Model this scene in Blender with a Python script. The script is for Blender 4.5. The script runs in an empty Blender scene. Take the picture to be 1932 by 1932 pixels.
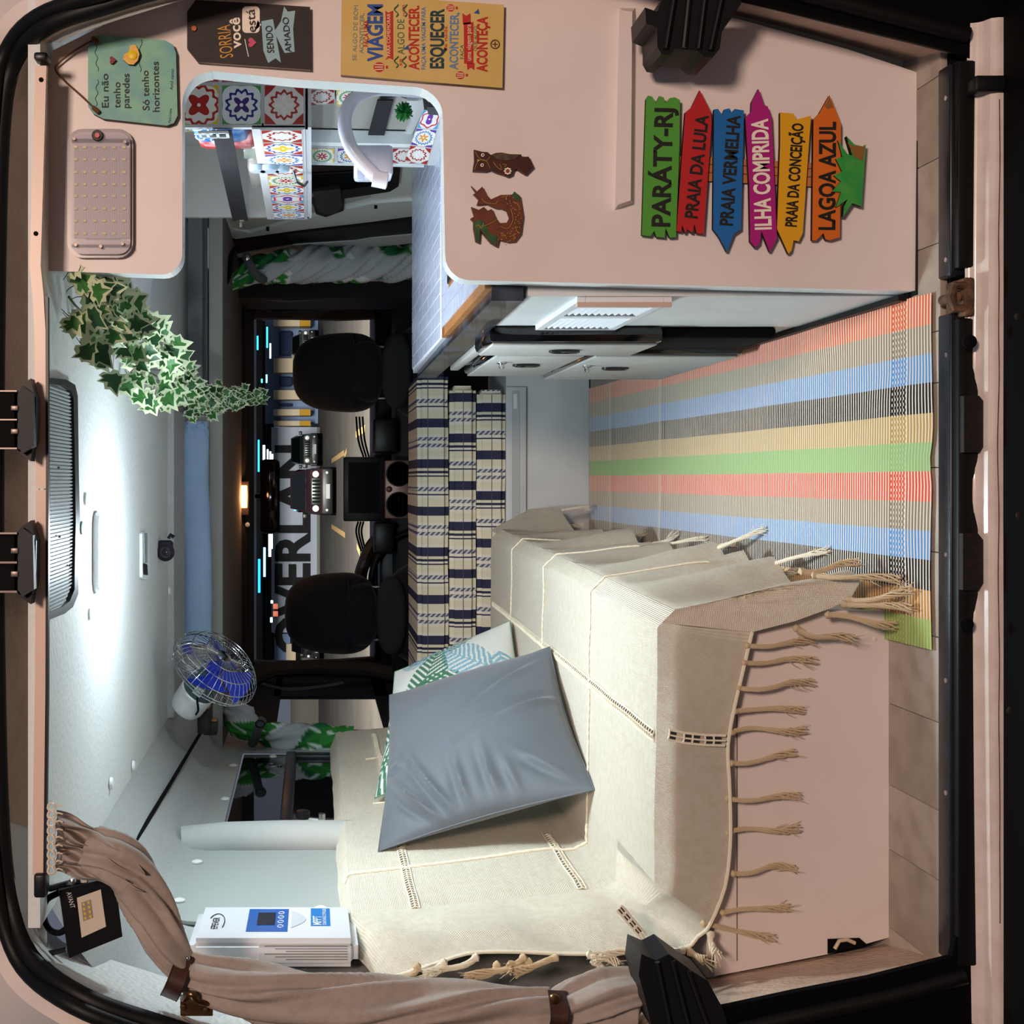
import bpy, bmesh, math, random
from mathutils import Vector, Matrix, noise
random.seed(7)
PI = math.pi
SC = bpy.context.scene
COL = SC.collection
# ---------------------------------------------------------------- camera (photo is turned on its side: up in the van is left in the frame)
CZ = 1.03; CD = 2.10; F = 2400.0; PX0 = 590.0; PY0 = 905.0
cam_d = bpy.data.cameras.new('camera'); cam = bpy.data.objects.new('camera', cam_d); COL.objects.link(cam)
cam_d.sensor_width = 36; cam_d.lens = 36*F/1932
cam_d.shift_x = (966-PX0)/1932; cam_d.shift_y = (PY0-966)/1932
cam_d.clip_start = .05; cam_d.clip_end = 300
cam.matrix_world = Matrix(((0,1,0,0),(0,0,-1,-CD),(-1,0,0,CZ),(0,0,0,1)))
SC.camera = cam
SC.view_settings.view_transform = 'Standard'; SC.view_settings.look = 'None'
SC.view_settings.gamma = 1; SC.view_settings.use_curve_mapping = False
SC.view_settings.exposure = 0.0
# ---------------------------------------------------------------- light: night sky, car park lamps behind the van (warm), lamps in front
w = bpy.data.worlds.new('night'); SC.world = w; w.use_nodes = True
w.node_tree.nodes['Background'].inputs[0].default_value = (.60,.66,.85,1)
w.node_tree.nodes['Background'].inputs[1].default_value = .18
def area(name, loc, target, size, power, color, size_y=None):
    d = bpy.data.lights.new(name, 'AREA'); d.energy = power; d.color = color; d.size = size
    if size_y: d.shape = 'RECTANGLE'; d.size_y = size_y
    o = bpy.data.objects.new(name, d); COL.objects.link(o); o.location = loc
    o.rotation_euler = (Vector(target)-Vector(loc)).to_track_quat('-Z','Y').to_euler()
    return o
area('car_park_lamp', (.9,-3.9,2.6), (0,.3,.7), .55, 125, (1,.74,.60))
area('far_car_park_lamp', (0,14,7.0), (0,46,0), 8, 9000, (1,.93,.86), 3)
# ceiling lamp light of the van itself
area('ceiling_lamp_light', (-.155,.54,1.452), (-.155,.54,0), .16, 11, (.80,.93,1.0), .06)
d_ = bpy.data.lights.new('ceiling_fill_glow','POINT'); d_.energy = 11; d_.color = (.80,.93,1); d_.shadow_soft_size = .03
o_ = bpy.data.objects.new('ceiling_fill_glow', d_); COL.objects.link(o_); o_.location = (-.155,.66,1.24)  # added fill hanging in the air below the lamp, spreads light over the ceiling
# added cool fill above the galley, no fixture there
area('galley_fill_light', (.62,.72,1.40), (.60,.9,.7), .30, 3.5, (.80,.88,1.0), .05)
# ---------------------------------------------------------------- pixel of the photograph -> point in the van
def P(px, py, D): return Vector(((PY0-py)*D/F, D-CD, CZ-(px-PX0)*D/F))
def PZ(px, py, z): return P(px, py, (CZ-z)*F/(px-PX0))
def PX(px, py, x): return P(px, py, x*F/(PY0-py))
# ---------------------------------------------------------------- materials
MC = {}
def rgb(h):
    if isinstance(h, str):
        v = [int(h[i:i+2],16)/255 for i in (0,2,4)]
        return tuple((c/12.92 if c<=.04045 else ((c+.055)/1.055)**2.4) for c in v)+(1,)
    return tuple(h)+(1,) if len(h)==3 else tuple(h)
def M(name, col='808080', rough=.5, metal=0, bump=None, var=None, emit=None, alpha=None, coat=0, sheen=0, trans=0, ior=1.45, attr=None, spec=.5):
    """bump=(kind, scale, strength, distance) ; var=(scale, colour2, amount)"""
    if name in MC: return MC[name]
    m = bpy.data.materials.new(name); m.use_nodes = True; nt = m.node_tree; N = nt.nodes; L = nt.links
    b = N['Principled BSDF']; c = rgb(col)
    b.inputs['Base Color'].default_value = c; b.inputs['Roughness'].default_value = rough
    b.inputs['Metallic'].default_value = metal; b.inputs['Coat Weight'].default_value = coat
    b.inputs['Sheen Weight'].default_value = sheen; b.inputs['Transmission Weight'].default_value = trans
    b.inputs['IOR'].default_value = ior; b.inputs['Specular IOR Level'].default_value = spec
    tc = N.new('ShaderNodeTexCoord')
    if attr:
        a = N.new('ShaderNodeAttribute'); a.attribute_name = attr; L.new(a.outputs['Color'], b.inputs['Base Color'])
    if var:
        nz = N.new('ShaderNodeTexNoise'); nz.inputs['Scale'].default_value = var[0]; nz.inputs['Detail'].default_value = 5
        L.new(tc.outputs['Object'], nz.inputs['Vector'])
        rp = N.new('ShaderNodeValToRGB'); rp.color_ramp.elements[0].position = .42; rp.color_ramp.elements[1].position = .68
        L.new(nz.outputs['Fac'], rp.inputs['Fac'])
        mu = N.new('ShaderNodeMath'); mu.operation = 'MULTIPLY'; mu.inputs[1].default_value = var[2]; L.new(rp.outputs['Color'], mu.inputs[0])
        mx = N.new('ShaderNodeMixRGB'); L.new(mu.outputs[0], mx.inputs['Fac']); mx.inputs['Color1'].default_value = c; mx.inputs['Color2'].default_value = rgb(var[1])
        if attr: L.new(a.outputs['Color'], mx.inputs['Color1'])
        L.new(mx.outputs[0], b.inputs['Base Color'])
    if bump:
        kind, sc, st, dist = bump
        if kind == 'noise':
            t = N.new('ShaderNodeTexNoise'); t.inputs['Scale'].default_value = sc; t.inputs['Detail'].default_value = 4; out = t.outputs['Fac']; L.new(tc.outputs['Object'], t.inputs['Vector'])
        elif kind == 'voronoi':
            t = N.new('ShaderNodeTexVoronoi'); t.feature = 'SMOOTH_F1'; t.inputs['Scale'].default_value = sc; out = t.outputs['Distance']; L.new(tc.outputs['Object'], t.inputs['Vector'])
        elif kind == 'weave':
            sx = N.new('ShaderNodeSeparateXYZ'); L.new(tc.outputs['UV'], sx.inputs[0])
            outs = []
            for ax in (0,1):
                m1 = N.new('ShaderNodeMath'); m1.operation='MULTIPLY'; m1.inputs[1].default_value = sc; L.new(sx.outputs[ax], m1.inputs[0])
                m2 = N.new('ShaderNodeMath'); m2.operation='SINE'; L.new(m1.outputs[0], m2.inputs[0])
                m3 = N.new('ShaderNodeMath'); m3.operation='ABSOLUTE'; L.new(m2.outputs[0], m3.inputs[0]); outs.append(m3)
            mm = N.new('ShaderNodeMath'); mm.operation='MULTIPLY'; L.new(outs[0].outputs[0], mm.inputs[0]); L.new(outs[1].outputs[0], mm.inputs[1]); out = mm.outputs[0]
        bp = N.new('ShaderNodeBump'); bp.inputs['Strength'].default_value = st; bp.inputs['Distance'].default_value = dist
        L.new(out, bp.inputs['Height']); L.new(bp.outputs[0], b.inputs['Normal'])
    if emit:
        b.inputs['Emission Color'].default_value = rgb(emit[0]); b.inputs['Emission Strength'].default_value = emit[1]
    if alpha is not None: b.inputs['Alpha'].default_value = alpha
    MC[name] = m; return m
# ---------------------------------------------------------------- object building
W = {}
def link(o): COL.objects.link(o); return o
def setp(o, parent, origin):
    W[o.name] = Vector(origin)
    if parent is not None:
        o.parent = parent; o.location = Vector(origin)-W[parent.name]
    else: o.location = origin
def tag(o, label=None, cat=None, group=None, kind=None):
    if label: o['label'] = label
    if cat: o['category'] = cat
    if group: o['group'] = group
    if kind: o['kind'] = kind
    return o
def thing(name, label, cat, loc, group=None):
    o = link(bpy.data.objects.new(name, None)); o.empty_display_size = .05
    setp(o, None, loc); return tag(o, label, cat, group)
def struct(name, loc=(0,0,0)):
    o = link(bpy.data.objects.new(name, None)); o.empty_display_size = .05
    setp(o, None, loc); o['kind'] = 'structure'; return o
class MB:
    """collects geometry in world coordinates, then links it as one mesh object"""
    def __init__(s): s.v=[]; s.f=[]; s.mi=[]; s.uv=[]; s.sm=[]
    def add(s, vs, fs, mi=0, uvs=None, smooth=False):
        n=len(s.v); s.v += [Vector(v) for v in vs]
        for k,f in enumerate(fs):
            s.f.append([n+i for i in f]); s.mi.append(mi); s.sm.append(smooth)
            s.uv.append([uvs[i] for i in f] if uvs else None)
        return s
    def box(s, a, b, mi=0, bev=0):
        x0,x1=sorted((a[0],b[0])); y0,y1=sorted((a[1],b[1])); z0,z1=sorted((a[2],b[2]))
        bm=bmesh.new(); bmesh.ops.create_cube(bm,size=1)
        for v in bm.verts: v.co=Vector(((x0+x1)/2+v.co.x*(x1-x0),(y0+y1)/2+v.co.y*(y1-y0),(z0+z1)/2+v.co.z*(z1-z0)))
        if bev: bmesh.ops.bevel(bm,geom=bm.edges[:],offset=min(bev,.49*min(x1-x0,y1-y0,z1-z0)),segments=2,affect='EDGES',profile=.5)
        bm.verts.index_update()
        s.add([v.co.copy() for v in bm.verts],[[v.index for v in f.verts] for f in bm.faces],mi,None,bool(bev)); bm.free(); return s
    def hexa(s, q0, q1, mi=0):
        """solid between two quads (lists of 4 points)"""
        v=list(q0)+list(q1)
        return s.add(v,[(0,1,2,3),(7,6,5,4),(0,4,5,1),(1,5,6,2),(2,6,7,3),(3,7,4,0)],mi)
    def prism(s, pts, off, mi=0, side=None, bev=0):
        """planar outline of 3-D points pushed along vector off"""
        off=Vector(off); n=len(pts); a=[Vector(p) for p in pts]; b=[p+off for p in a]
        s.add(a+b,[list(range(n)),list(range(2*n-1,n-1,-1))],mi)
        s.add(a+b,[(i,i+n,(i+1)%n+n,(i+1)%n) for i in range(n)],mi if side is None else side)
        return s
    def grid(s, fn, nu, nv, mi=0, smooth=True, thick=0, closeu=False):
        vs=[];uv=[]
        for j in range(nv+1):
            for i in range(nu+1):
                vs.append(fn(i/nu,j/nv)); uv.append((i/nu,j/nv))
        fs=[(j*(nu+1)+i,j*(nu+1)+i+1,(j+1)*(nu+1)+i+1,(j+1)*(nu+1)+i) for j in range(nv) for i in range(nu)]
        return s.add(vs,fs,mi,uv,smooth)
    def tube(s, pts, r, n=8, mi=0, cap=True, flut=None, twist=0, closed=False):
        pts=[Vector(p) for p in pts]; m=len(pts); R=r if isinstance(r,(list,tuple)) else [r]*m
        prev=None; vs=[]; uv=[]; tl=0
        for i,p in enumerate(pts):
            if closed: t=pts[(i+1)%m]-pts[i-1]
            else: t=pts[min(i+1,m-1)]-pts[max(i-1,0)]
            if t.length<1e-9: t=Vector((0,0,1))
            t.normalize()
            if prev is None:
                a=Vector((0,0,1)) if abs(t.z)<.9 else Vector((0,1,0)); nx=t.cross(a).normalized()
            else:
                nx=(prev-t*prev.dot(t)); nx=nx.normalized() if nx.length>1e-6 else t.orthogonal().normalized()
            prev=nx; ny=t.cross(nx)
            if i: tl+=(pts[i]-pts[i-1]).length
            for k in range(n):
                a=2*PI*k/n; rr=R[i]
                if flut: rr*=1+flut(a+twist*tl,tl)
                vs.append(p+(nx*math.cos(a)+ny*math.sin(a))*rr); uv.append((k/n,tl))
        segs=m if closed else m-1
        fs=[(i*n+k,i*n+(k+1)%n,((i+1)%m)*n+(k+1)%n,((i+1)%m)*n+k) for i in range(segs) for k in range(n)]
        if cap and not closed: fs+=[tuple(range(n-1,-1,-1)),tuple((m-1)*n+k for k in range(n))]
        return s.add(vs,fs,mi,uv,True)
    def lathe(s, c, axis, prof, n=20, mi=0, ref=None):
        """prof: list of (radius, distance along axis)"""
        ax=Vector(axis).normalized(); nx=Vector(ref).normalized() if ref else ax.orthogonal().normalized(); ny=ax.cross(nx); c=Vector(c)
        vs=[c+ax*h+(nx*math.cos(2*PI*k/n)+ny*math.sin(2*PI*k/n))*max(r,1e-5) for r,h in prof for k in range(n)]
        m=len(prof)
        fs=[(i*n+k,i*n+(k+1)%n,(i+1)*n+(k+1)%n,(i+1)*n+k) for i in range(m-1) for k in range(n)]
        fs+=[tuple(range(n-1,-1,-1)),tuple((m-1)*n+k for k in range(n))]
        return s.add(vs,fs,mi,None,True)
    def disc(s, c, nrm, r, h, n=20, mi=0):
        return s.lathe(c,nrm,[(r,0),(r,h*.7),(r*.9,h),(0.0001,h)],n,mi)
    def build(s, name, mats, parent=None, col=None, origin=None, weld=False, sharp=45):
        me=bpy.data.meshes.new(name)
        xs=[v.x for v in s.v]; ys=[v.y for v in s.v]; zs=[v.z for v in s.v]
        if origin is None: origin=Vector(((min(xs)+max(xs))/2,(min(ys)+max(ys))/2,min(zs)))
        origin=Vector(origin)
        me.from_pydata([tuple(v-origin) for v in s.v],[],s.f)
        if not isinstance(mats,(list,tuple)): mats=[mats]
        for m in mats: me.materials.append(m)
        me.polygons.foreach_set('material_index',s.mi); me.polygons.foreach_set('use_smooth',s.sm)
        if any(u is not None for u in s.uv):
            uvl=me.uv_layers.new(name='UVMap'); k=0; buf=[]
            for f,u in zip(s.f,s.uv):
                for i in range(len(f)): buf += list(u[i]) if u else [0,0]
            uvl.data.foreach_set('uv',buf)
        if col:
            ca=me.color_attributes.new('pat','FLOAT_COLOR','POINT'); buf=[]
            for c in col: buf += list(c[:3])+[1.0]
            ca.data.foreach_set('color',buf)
        bm=bmesh.new(); bm.from_mesh(me)
        if weld: bmesh.ops.remove_doubles(bm,verts=bm.verts,dist=1e-5)
        bmesh.ops.recalc_face_normals(bm,faces=bm.faces); bm.to_mesh(me); bm.free(); me.update()
        if any(s.sm) and sharp<180: me.set_sharp_from_angle(angle=math.radians(sharp))
        o=link(bpy.data.objects.new(name,me)); setp(o,parent,origin); return o
def copyo(o, parent=None, delta=None, origin=None):
    c=o.copy(); link(c); og=Vector(origin) if origin is not None else W[o.name]+Vector(delta or (0,0,0))
    setp(c,parent,og)
    return c
def pl(pts, D):
    return [P(a,b,D(a,b) if callable(D) else D) for a,b in pts]
def smoothpath(pts, k=6):
    """Catmull-Rom through points"""
    pts=[Vector(p) for p in pts]; out=[]
    for i in range(len(pts)-1):
        p0=pts[max(i-1,0)];p1=pts[i];p2=pts[i+1];p3=pts[min(i+2,len(pts)-1)]
        for j in range(k):
            t=j/k; out.append(.5*((2*p1)+(-p0+p2)*t+(2*p0-5*p1+4*p2-p3)*t*t+(-p0+3*p1-3*p2+p3)*t*t*t))
    out.append(pts[-1]); return out
def text(body, a, b, h, mat, parent, name='lettering', ext=.0006, bold=0, up=None, label=None, sx=None):
    """lettering whose baseline runs from point a to point b, capitals h high; up: direction of the letters' tops"""
    a=Vector(a); b=Vector(b); R=(b-a); Ln=R.length; R.normalize()
    up=Vector(up) if up else Vector((0,0,1)); nr=R.cross(up).normalized(); up=nr.cross(R).normalized()
    c=bpy.data.curves.new('txt','FONT'); c.body=body; c.size=1; c.offset=bold; c.resolution_u=3; c.extrude=.0
    o=bpy.data.objects.new('txt',c); COL.objects.link(o)
    bpy.context.view_layer.update(); dg=bpy.context.evaluated_depsgraph_get()
    me=bpy.data.meshes.new_from_object(o.evaluated_get(dg)); bpy.data.objects.remove(o)
    xs=[v.co.x for v in me.vertices]; x0,x1=min(xs),max(xs); cap=.70
    mb=MB(); vs=[a+R*((v.co.x-x0)/(x1-x0)*Ln)+up*(v.co.y/cap*h)+nr*ext for v in me.vertices]
    mb.add(vs,[list(p.vertices) for p in me.polygons]); bpy.data.meshes.remove(me)
    t=mb.build(name,mat,parent); tag(t,label or ("lettering reading "+body))
    return t
# ================================================================ materials used widely
WHITE = M('white_paint','d9dbd9',.45,bump=('noise',260,.08,.001),var=(9,'cfd2d0',.5))
PANELM = M('white_board','e6dcd8',.42,bump=('noise',300,.06,.0008),var=(5,'d6c9c4',.45))
LEATHER = M('ceiling_leatherette','dbe0df',.6,bump=('voronoi',95,.4,.003),spec=.3)
FELT = M('grey_felt','b6b9b8',.95,bump=('noise',420,.5,.002),var=(160,'a3a6a6',.6))
FELTD = M('dark_felt','77716e',.95,bump=('noise',420,.4,.002))
TRIMTEX = M('beige_leatherette','c7ad98',.55,bump=('voronoi',120,.6,.004),var=(18,'a98e79',.5))
BLACK = M('black_plastic','101012',.38)
BLACKM = M('black_matte','08080a',.8,spec=.15)
RUBBER = M('black_rubber','0a0a0b',.5,spec=.3)
CHROME = M('chrome','c8c8c8',.2,metal=1)
DARK = M('dark_trim','1d1b1c',.7)
# ================================================================ floor: vinyl planks running to the cab
fl = struct('floor')
PLK = M('grey_oak_plank','a89c8e',.5,bump=('noise',60,.15,.001),var=(14,'8d8174',.7))
PLK2 = M('pale_oak_plank','b3a79a',.5,bump=('noise',60,.15,.001),var=(22,'978b7e',.7))
x = -.93; k = 0
edges = [-.93,-.80,-.66,-.545,-.40,-.26,-.12,.02,.16,.245,.39,.53,.665,.80,.93]
for a,b in zip(edges,edges[1:]):
    mb = MB().box((a+.0006,-.012,-.012),(b-.0006,2.62,0),bev=.0012)
    mb.build('plank',PLK if k%2 else PLK2,fl); k += 1
MB().box((-.95,-.02,-.05),(.95,5.0,-.0125)).build('subfloor',BLACKM,fl)
# ================================================================ ceiling
cl = struct('ceiling',(0,0,1.48))
mb = MB()
mb.prism([(-.74,.0,1.48),(.93,.0,1.48),(.93,2.50,1.48),(.22,2.50,1.48),(.22,1.86,1.48),(-.74,1.86,1.48)],(0,0,.02))
mb.build('ceiling_panel',LEATHER,cl)
CAP = M('white_cap','e9ebea',.4)
for px,py in ((160,942),(168,1157),(98+300,9999)):
    if py>2000: continue
    c = PZ(px,py,1.48); MB().lathe(c,(0,0,-1),[(.014,0),(.013,.004),(.006,.006)],16).build('screw_cap',CAP,cl)
for px,py in ((208,1478),(250,1445),(318,1115),(320,940)):
    c = PZ(px,py,1.478); MB().lathe(c,(0,0,-1),[(.014,0),(.012,.006),(.005,.008)],14).build('screw_cap',CAP,cl)
c = PZ(153,996,1.48); MB().lathe(c,(0,0,-1),[(.013,0),(.013,.003),(.005,.004)],16).build('hole_plug',M('green_plug','55706a',.5),cl)
# peeling corner of the lining near the rear left
tri = [P(178,1535,2.95),P(195,1508,2.98),P(205,1530,2.96)]
MB().prism(tri,(0,0,.003)).build('peeling_corner',LEATHER,cl)
# overhead lining above the cab
prof = [(1.85,1.480),(1.86,1.462),(2.20,1.455),(2.25,1.385)]
def sweepx(prof, x0, x1, name, mat, parent, n=1):
    mb = MB(); vs = [(x0,y,z) for y,z in prof]+[(x1,y,z) for y,z in prof]; m = len(prof)
    mb.add(vs,[(i,i+1,m+i+1,m+i) for i in range(m-1)]); return mb.build(name,mat,parent)
sweepx(prof,-.74,.22,'lining_recess',FELT,cl)
MB().box((-.95,2.25,1.338),(.95,2.275,1.386),bev=.006).build('shelf_lip',M('beige_lip','a8a7a2',.9,bump=('noise',400,.4,.002)),cl)
sweepx([(2.27,1.339),(3.38,1.336)],-.95,.95,'cab_headliner',FELTD,cl)
sweepx([(3.38,1.336),(3.40,1.322),(3.86,1.305),(3.9,1.38)],-.95,.95,'windscreen_header',M('header_brown','2b2422',.8),cl)
MB().box((-.76,1.9,1.50),(.95,4.2,1.53)).build('roof_skin',BLACKM,cl)
MB().box((.20,2.40,1.455),(.24,2.52,1.50)).build('end_trim',BLACK,cl)
# right-hand deeper part of the lining above the doorway
sweepx([(2.50,1.48),(2.505,1.43),(2.26,1.39)],.22,.95,'lining_drop',FELT,cl)
# ================================================================ left wall
wl = struct('wall_left',(-.93,0,0))
prof = [(-.74,1.482),(-.80,1.445),(-.832,1.42),(-.87,1.388),(-.90,1.37),(-.925,1.335),(-.932,1.28),(-.932,-.02)]
def lw(u,v):
    f=u*(len(prof)-1); i=min(int(f),len(prof)-2); t=f-i
    return Vector((prof[i][0]*(1-t)+prof[i+1][0]*t, .14+v*2.42, prof[i][1]*(1-t)+prof[i+1][1]*t))
# window opening kept free: wall is built as pieces around it
mb = MB()
m = len(prof)
def strip(ya,yb,z_lo,z_hi):
    pp=[q for q in prof if q[1]>z_lo+1e-4 and q[1]<z_hi-1e-4]
    def at(z):
        for (xa,za),(xb,zb) in zip(prof,prof[1:]):
            if zb<=z<=za: return (xa+(xb-xa)*(za-z)/(za-zb),z)
    pp=[at(z_hi)]+pp+[at(z_lo)]
    vs=[(x,ya,z) for x,z in pp]+[(x,yb,z) for x,z in pp]; k=len(pp)
    mb.add(vs,[(i,i+1,k+i+1,k+i) for i in range(k-1)],smooth=True)
strip(.10,1.33,-.02,1.482); strip(1.33,2.23,1.268,1.482); strip(1.33,2.23,-.02,.80); strip(2.23,2.58,-.02,1.482)
mb.build('wall_lining',FELT,wl,weld=True)
def wallpanel(pts, name, mat, th=.007, x=-.93, parent=wl):
    return MB().prism([(x+.002,a,b) for a,b in pts],(th if x<0 else -th,0,0)).build(name,mat,parent)
def rrect(y0,z0,y1,z1,r,n=5):
    out=[]
    for cx,cy,a0 in ((y1-r,z1-r,0),(y0+r,z1-r,90),(y0+r,z0+r,180),(y1-r,z0+r,270)):
        for k in range(n+1):
            a=math.radians(a0+90*k/n); out.append((cx+r*math.cos(a),cy+r*math.sin(a)))
    return out
GREYP = M('grey_green_panel','aab0ac',.6,bump=('noise',300,.15,.001))
# panel around the window (with opening) and the rear blind panel
def frame_panel(y0,z0,y1,z1,h,name,mat,x,th,parent,r=.08):
    """plate with rectangular hole h=(ya,za,yb,zb), as four prisms"""
    ya,za,yb,zb=h; mb=MB(); s=th if x<0 else -th
    out=rrect(y0,z0,y1,z1,r)
    top=[p for p in out if p[1]>=zb-1e-6]
    mb.prism([(x,y0,zb)]+[(x,a,b) for a,b in sorted([p for p in out if p[1]>zb],key=lambda q:q[0])]+[(x,y1,zb)],(s,0,0))
    mb.prism([(x,y0,z0),(x,y1,z0),(x,y1,za),(x,y0,za)],(s,0,0))
    mb.prism([(x,y0,za),(x,ya,za),(x,ya,zb),(x,y0,zb)],(s,0,0)); mb.prism([(x,yb,za),(x,y1,za),(x,y1,zb),(x,yb,zb)],(s,0,0))
    return mb.build(name,mat,parent)
frame_panel(1.22,.70,2.36,1.352,(1.33,.80,2.23,1.268),'window_surround_panel',GREYP,-.931,.008,wl)
wallpanel(rrect(.55,.55,1.06,1.34,.07),'blind_panel',GREYP)
MB().tube([(-.925,1.13,1.36),(-.915,1.135,1.25),(-.912,1.14,1.1),(-.912,1.145,.6)],.045,10).build('pillar_padding',M('pale_felt','b9bcb9',.95,bump=('noise',420,.5,.002)),wl)
for px,py in ((440,1445),(425,1508),(490,1572),(515,1428)):
    c = PX(px,py,-.922); MB().lathe(c,(1,0,0),[(.013,0),(.013,.003),(.007,.006)],16).build('screw_cap',CAP,wl)
for px,py in ((372,1627),(338,1700),(605,1715),(300,1695)):
    c = PX(px,py,-.92); MB().lathe(c,(1,0,0),[(.013,0),(.013,.003),(.007,.006)],16).build('screw_cap',CAP,wl)
# black cable along the cove
cb = MB().tube([PX(250,1596,-.822),PX(318,1484,-.822),PX(386,1370,-.822)],.0055,8).build('cable',BLACKM); tag(cb,'thin black cable running along the left cove from the curtain to the fan','cable')
# ================================================================ side window, left
wi = struct('window_2',(-.94,1.78,.8))
GLASSD = M('tinted_glass','0a0d10',.04,spec=.9,coat=.5)
MB().box((-.945,1.335,1.12),(-.935,2.225,1.263)).build('pane',GLASSD,wi)
MB().box((-.945,1.335,.802),(-.939,2.225,1.115)).build('pane',GLASSD,wi)
mb = MB()
for a,b in (((-.945,1.335,1.085),(-.922,2.225,1.12)),((-.945,1.335,.80),(-.925,2.225,.83)),((-.945,1.335,.80),(-.925,1.385,1.10)),((-.945,2.175,.80),(-.925,2.225,1.10))): mb.box(a,b,bev=.006)
mb.build('sliding_frame',M('window_frame','1f2227',.4),wi)
for px,py in ((512,1442),(528,1445)):
    c = PX(px,py,-.934); MB().lathe(c,(1,0,0),[(.0065,0),(.0065,.002),(.003,.002)],14).build('rivet',CHROME,wi)
lt = MB(); a=PX(607,1556,-.925); lt.tube([a,a+Vector((.03,0,.0)),],.010,10); lt.lathe(a+Vector((.012,.02,.05)),(1,0,0),[(.018,0),(.020,.006),(.018,.02),(.01,.022)],18,mi=1)
lt.tube([PX(590,1566,-.915),PX(640,1588,-.915)],.011,10); lt.tube([a+Vector((.012,.0,.0)),a+Vector((.012,.02,.05))],.006,8)
lt.build('window_latch',[CHROME,BLACK],wi)
# ================================================================ right wall with sliding door, seen through the hatch of the galley board
wr = struct('wall_right',(.95,0,0))
mb = MB()
mb.box((.945,.10,-.02),(.955,1.60,1.52)); mb.box((.945,1.60,1.30),(.955,2.6,1.52)); mb.box((.945,1.6,-.02),(.955,2.6,.78))
mb.build('wall_lining',M('grey_wall','a8a9a6',.6,bump=('noise',200,.1,.001)),wr)
dr = struct('door_1',(.95,2.2,0))
def pxpoly(pts, x, th, name, mat, parent):
    return MB().prism([PX(a,b,x) for a,b in pts],(th,0,0)).build(name,mat,parent)
DW = M('white_door_metal','d4dcda',.3)
pxpoly([(340,300),(800,300),(800,375),(640,408),(470,440),(430,450),(400,400),(340,392)],.94,.01,'door_skin',DW,dr)
pxpoly([(392,398),(405,440),(432,462),(790,412),(790,378),(700,385),(640,398),(560,415),(470,440),(440,432),(420,402)],.93,.012,'door_frame',DW,dr)
pxpoly([(415,378),(430,418),(440,434),(470,433),(520,420),(700,372),(700,345),(560,370),(500,378)],.935,.004,'door_card',GREYP,dr)
# window of the sliding door
GRUB = RUBBER
pxpoly([(560,315),(575,312),(640,304),(735,305),(755,320),(752,352),(735,362),(650,375),(648,398),(615,410),(596,404),(590,385),(560,388)],.925,.008,'window_rubber',GRUB,dr)
pxpoly([(586,330),(735,322),(738,345),(640,360),(586,372)],.918,.004,'window_pane',GLASSD,dr)
pxpoly([(590,362),(642,356),(645,390),(636,402),(618,405),(600,398)],.912,.01,'latch_cover',BLACK,dr)
pxpoly([(362,392),(380,400),(410,470),(440,480),(790,440),(790,412),(700,424),(560,440),(445,456),(428,450),(400,394)],.92,.012,'door_seal',RUBBER,dr)
pxpoly([(430,482),(560,462),(670,455),(700,450),(790,442),(790,458),(690,468),(450,500),(432,502)],.915,.012,'pillar_strip',M('pale_strip','b9bdbd',.5),dr)
for px,py in ((505,433),(709,391)):
    pxpoly([(px-3,py-3),(px+3,py-3),(px+3,py+3),(px-3,py+3)],.928,.004,'square_hole',BLACKM,dr)
# ================================================================ cab sides, pillars, windscreen
wf = struct('wall_front',(0,4.2,0))
CABD = M('cab_trim_black','0b0c0f',.75)
mb = MB()
mb.box((-.95,2.56,-.3),(-.935,4.3,.76)); mb.box((-.95,2.56,1.17),(-.935,4.3,1.36)); mb.box((-.95,3.40,.7),(-.935,4.3,1.2)); mb.box((-.95,2.56,.7),(-.935,2.66,1.2))
mb.box((.945,2.6,-.3),(.96,4.4,1.36)); mb.box((.75,3.14,-.1),(.95,3.5,1.34))
mb.build('door_trim',CABD,wf)
for s,py in ((1,0),(-1,0)):
    if s>0: top=[(470,560),(482,602),(500,602),(495,565)]; bot=[(770,560),(770,597),(700,600),(700,570)]
    pts = [(478,600),(560,601),(640,603),(715,600),(770,590),(770,560),(478,560)] if s>0 else [(478,1248),(560,1249),(640,1246),(715,1240),(770,1235),(770,1275),(478,1285)]
    MB().prism(pl(pts,6.1),(0,.06,0)).build('windscreen_pillar',M('pillar_brown','574b46',.8),wf)
# black plastic cover arcs beside the pillars
MB().tube([P(470,1282,5.9),P(520,1262,5.9),P(600,1258,5.9),P(690,1262,5.9),P(760,1275,5.9)],.035,8).build('pillar_cover',M('pillar_brown2','4a403c',.8),wf)
MB().tube([P(470,560,5.7),P(520,575,5.75),P(640,568,5.7),P(760,560,5.7)],.04,8).build('pillar_cover',CABD,wf)
ws = struct('window_1',(0,3.9,.8))
g = bpy.data.materials.new('clear_glass'); g.use_nodes=True; nt=g.node_tree; nt.nodes.clear()
o1=nt.nodes.new('ShaderNodeOutputMaterial'); tr=nt.nodes.new('ShaderNodeBsdfTransparent'); gl=nt.nodes.new('ShaderNodeBsdfGlossy'); mxs=nt.nodes.new('ShaderNodeMixShader')
tr.inputs[0].default_value=(.93,.96,.97,1); gl.inputs['Roughness'].default_value=.01; mxs.inputs[0].default_value=.03
nt.links.new(tr.outputs[0],mxs.inputs[1]); nt.links.new(gl.outputs[0],mxs.inputs[2]); nt.links.new(mxs.outputs[0],o1.inputs[0]); CLEAR=g
MB().add([(-.92,4.35,.74),(.92,4.35,.74),(.84,3.86,1.33),(-.84,3.86,1.33)],[(0,1,2,3)]).build('windscreen_glass',CLEAR,ws)
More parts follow.
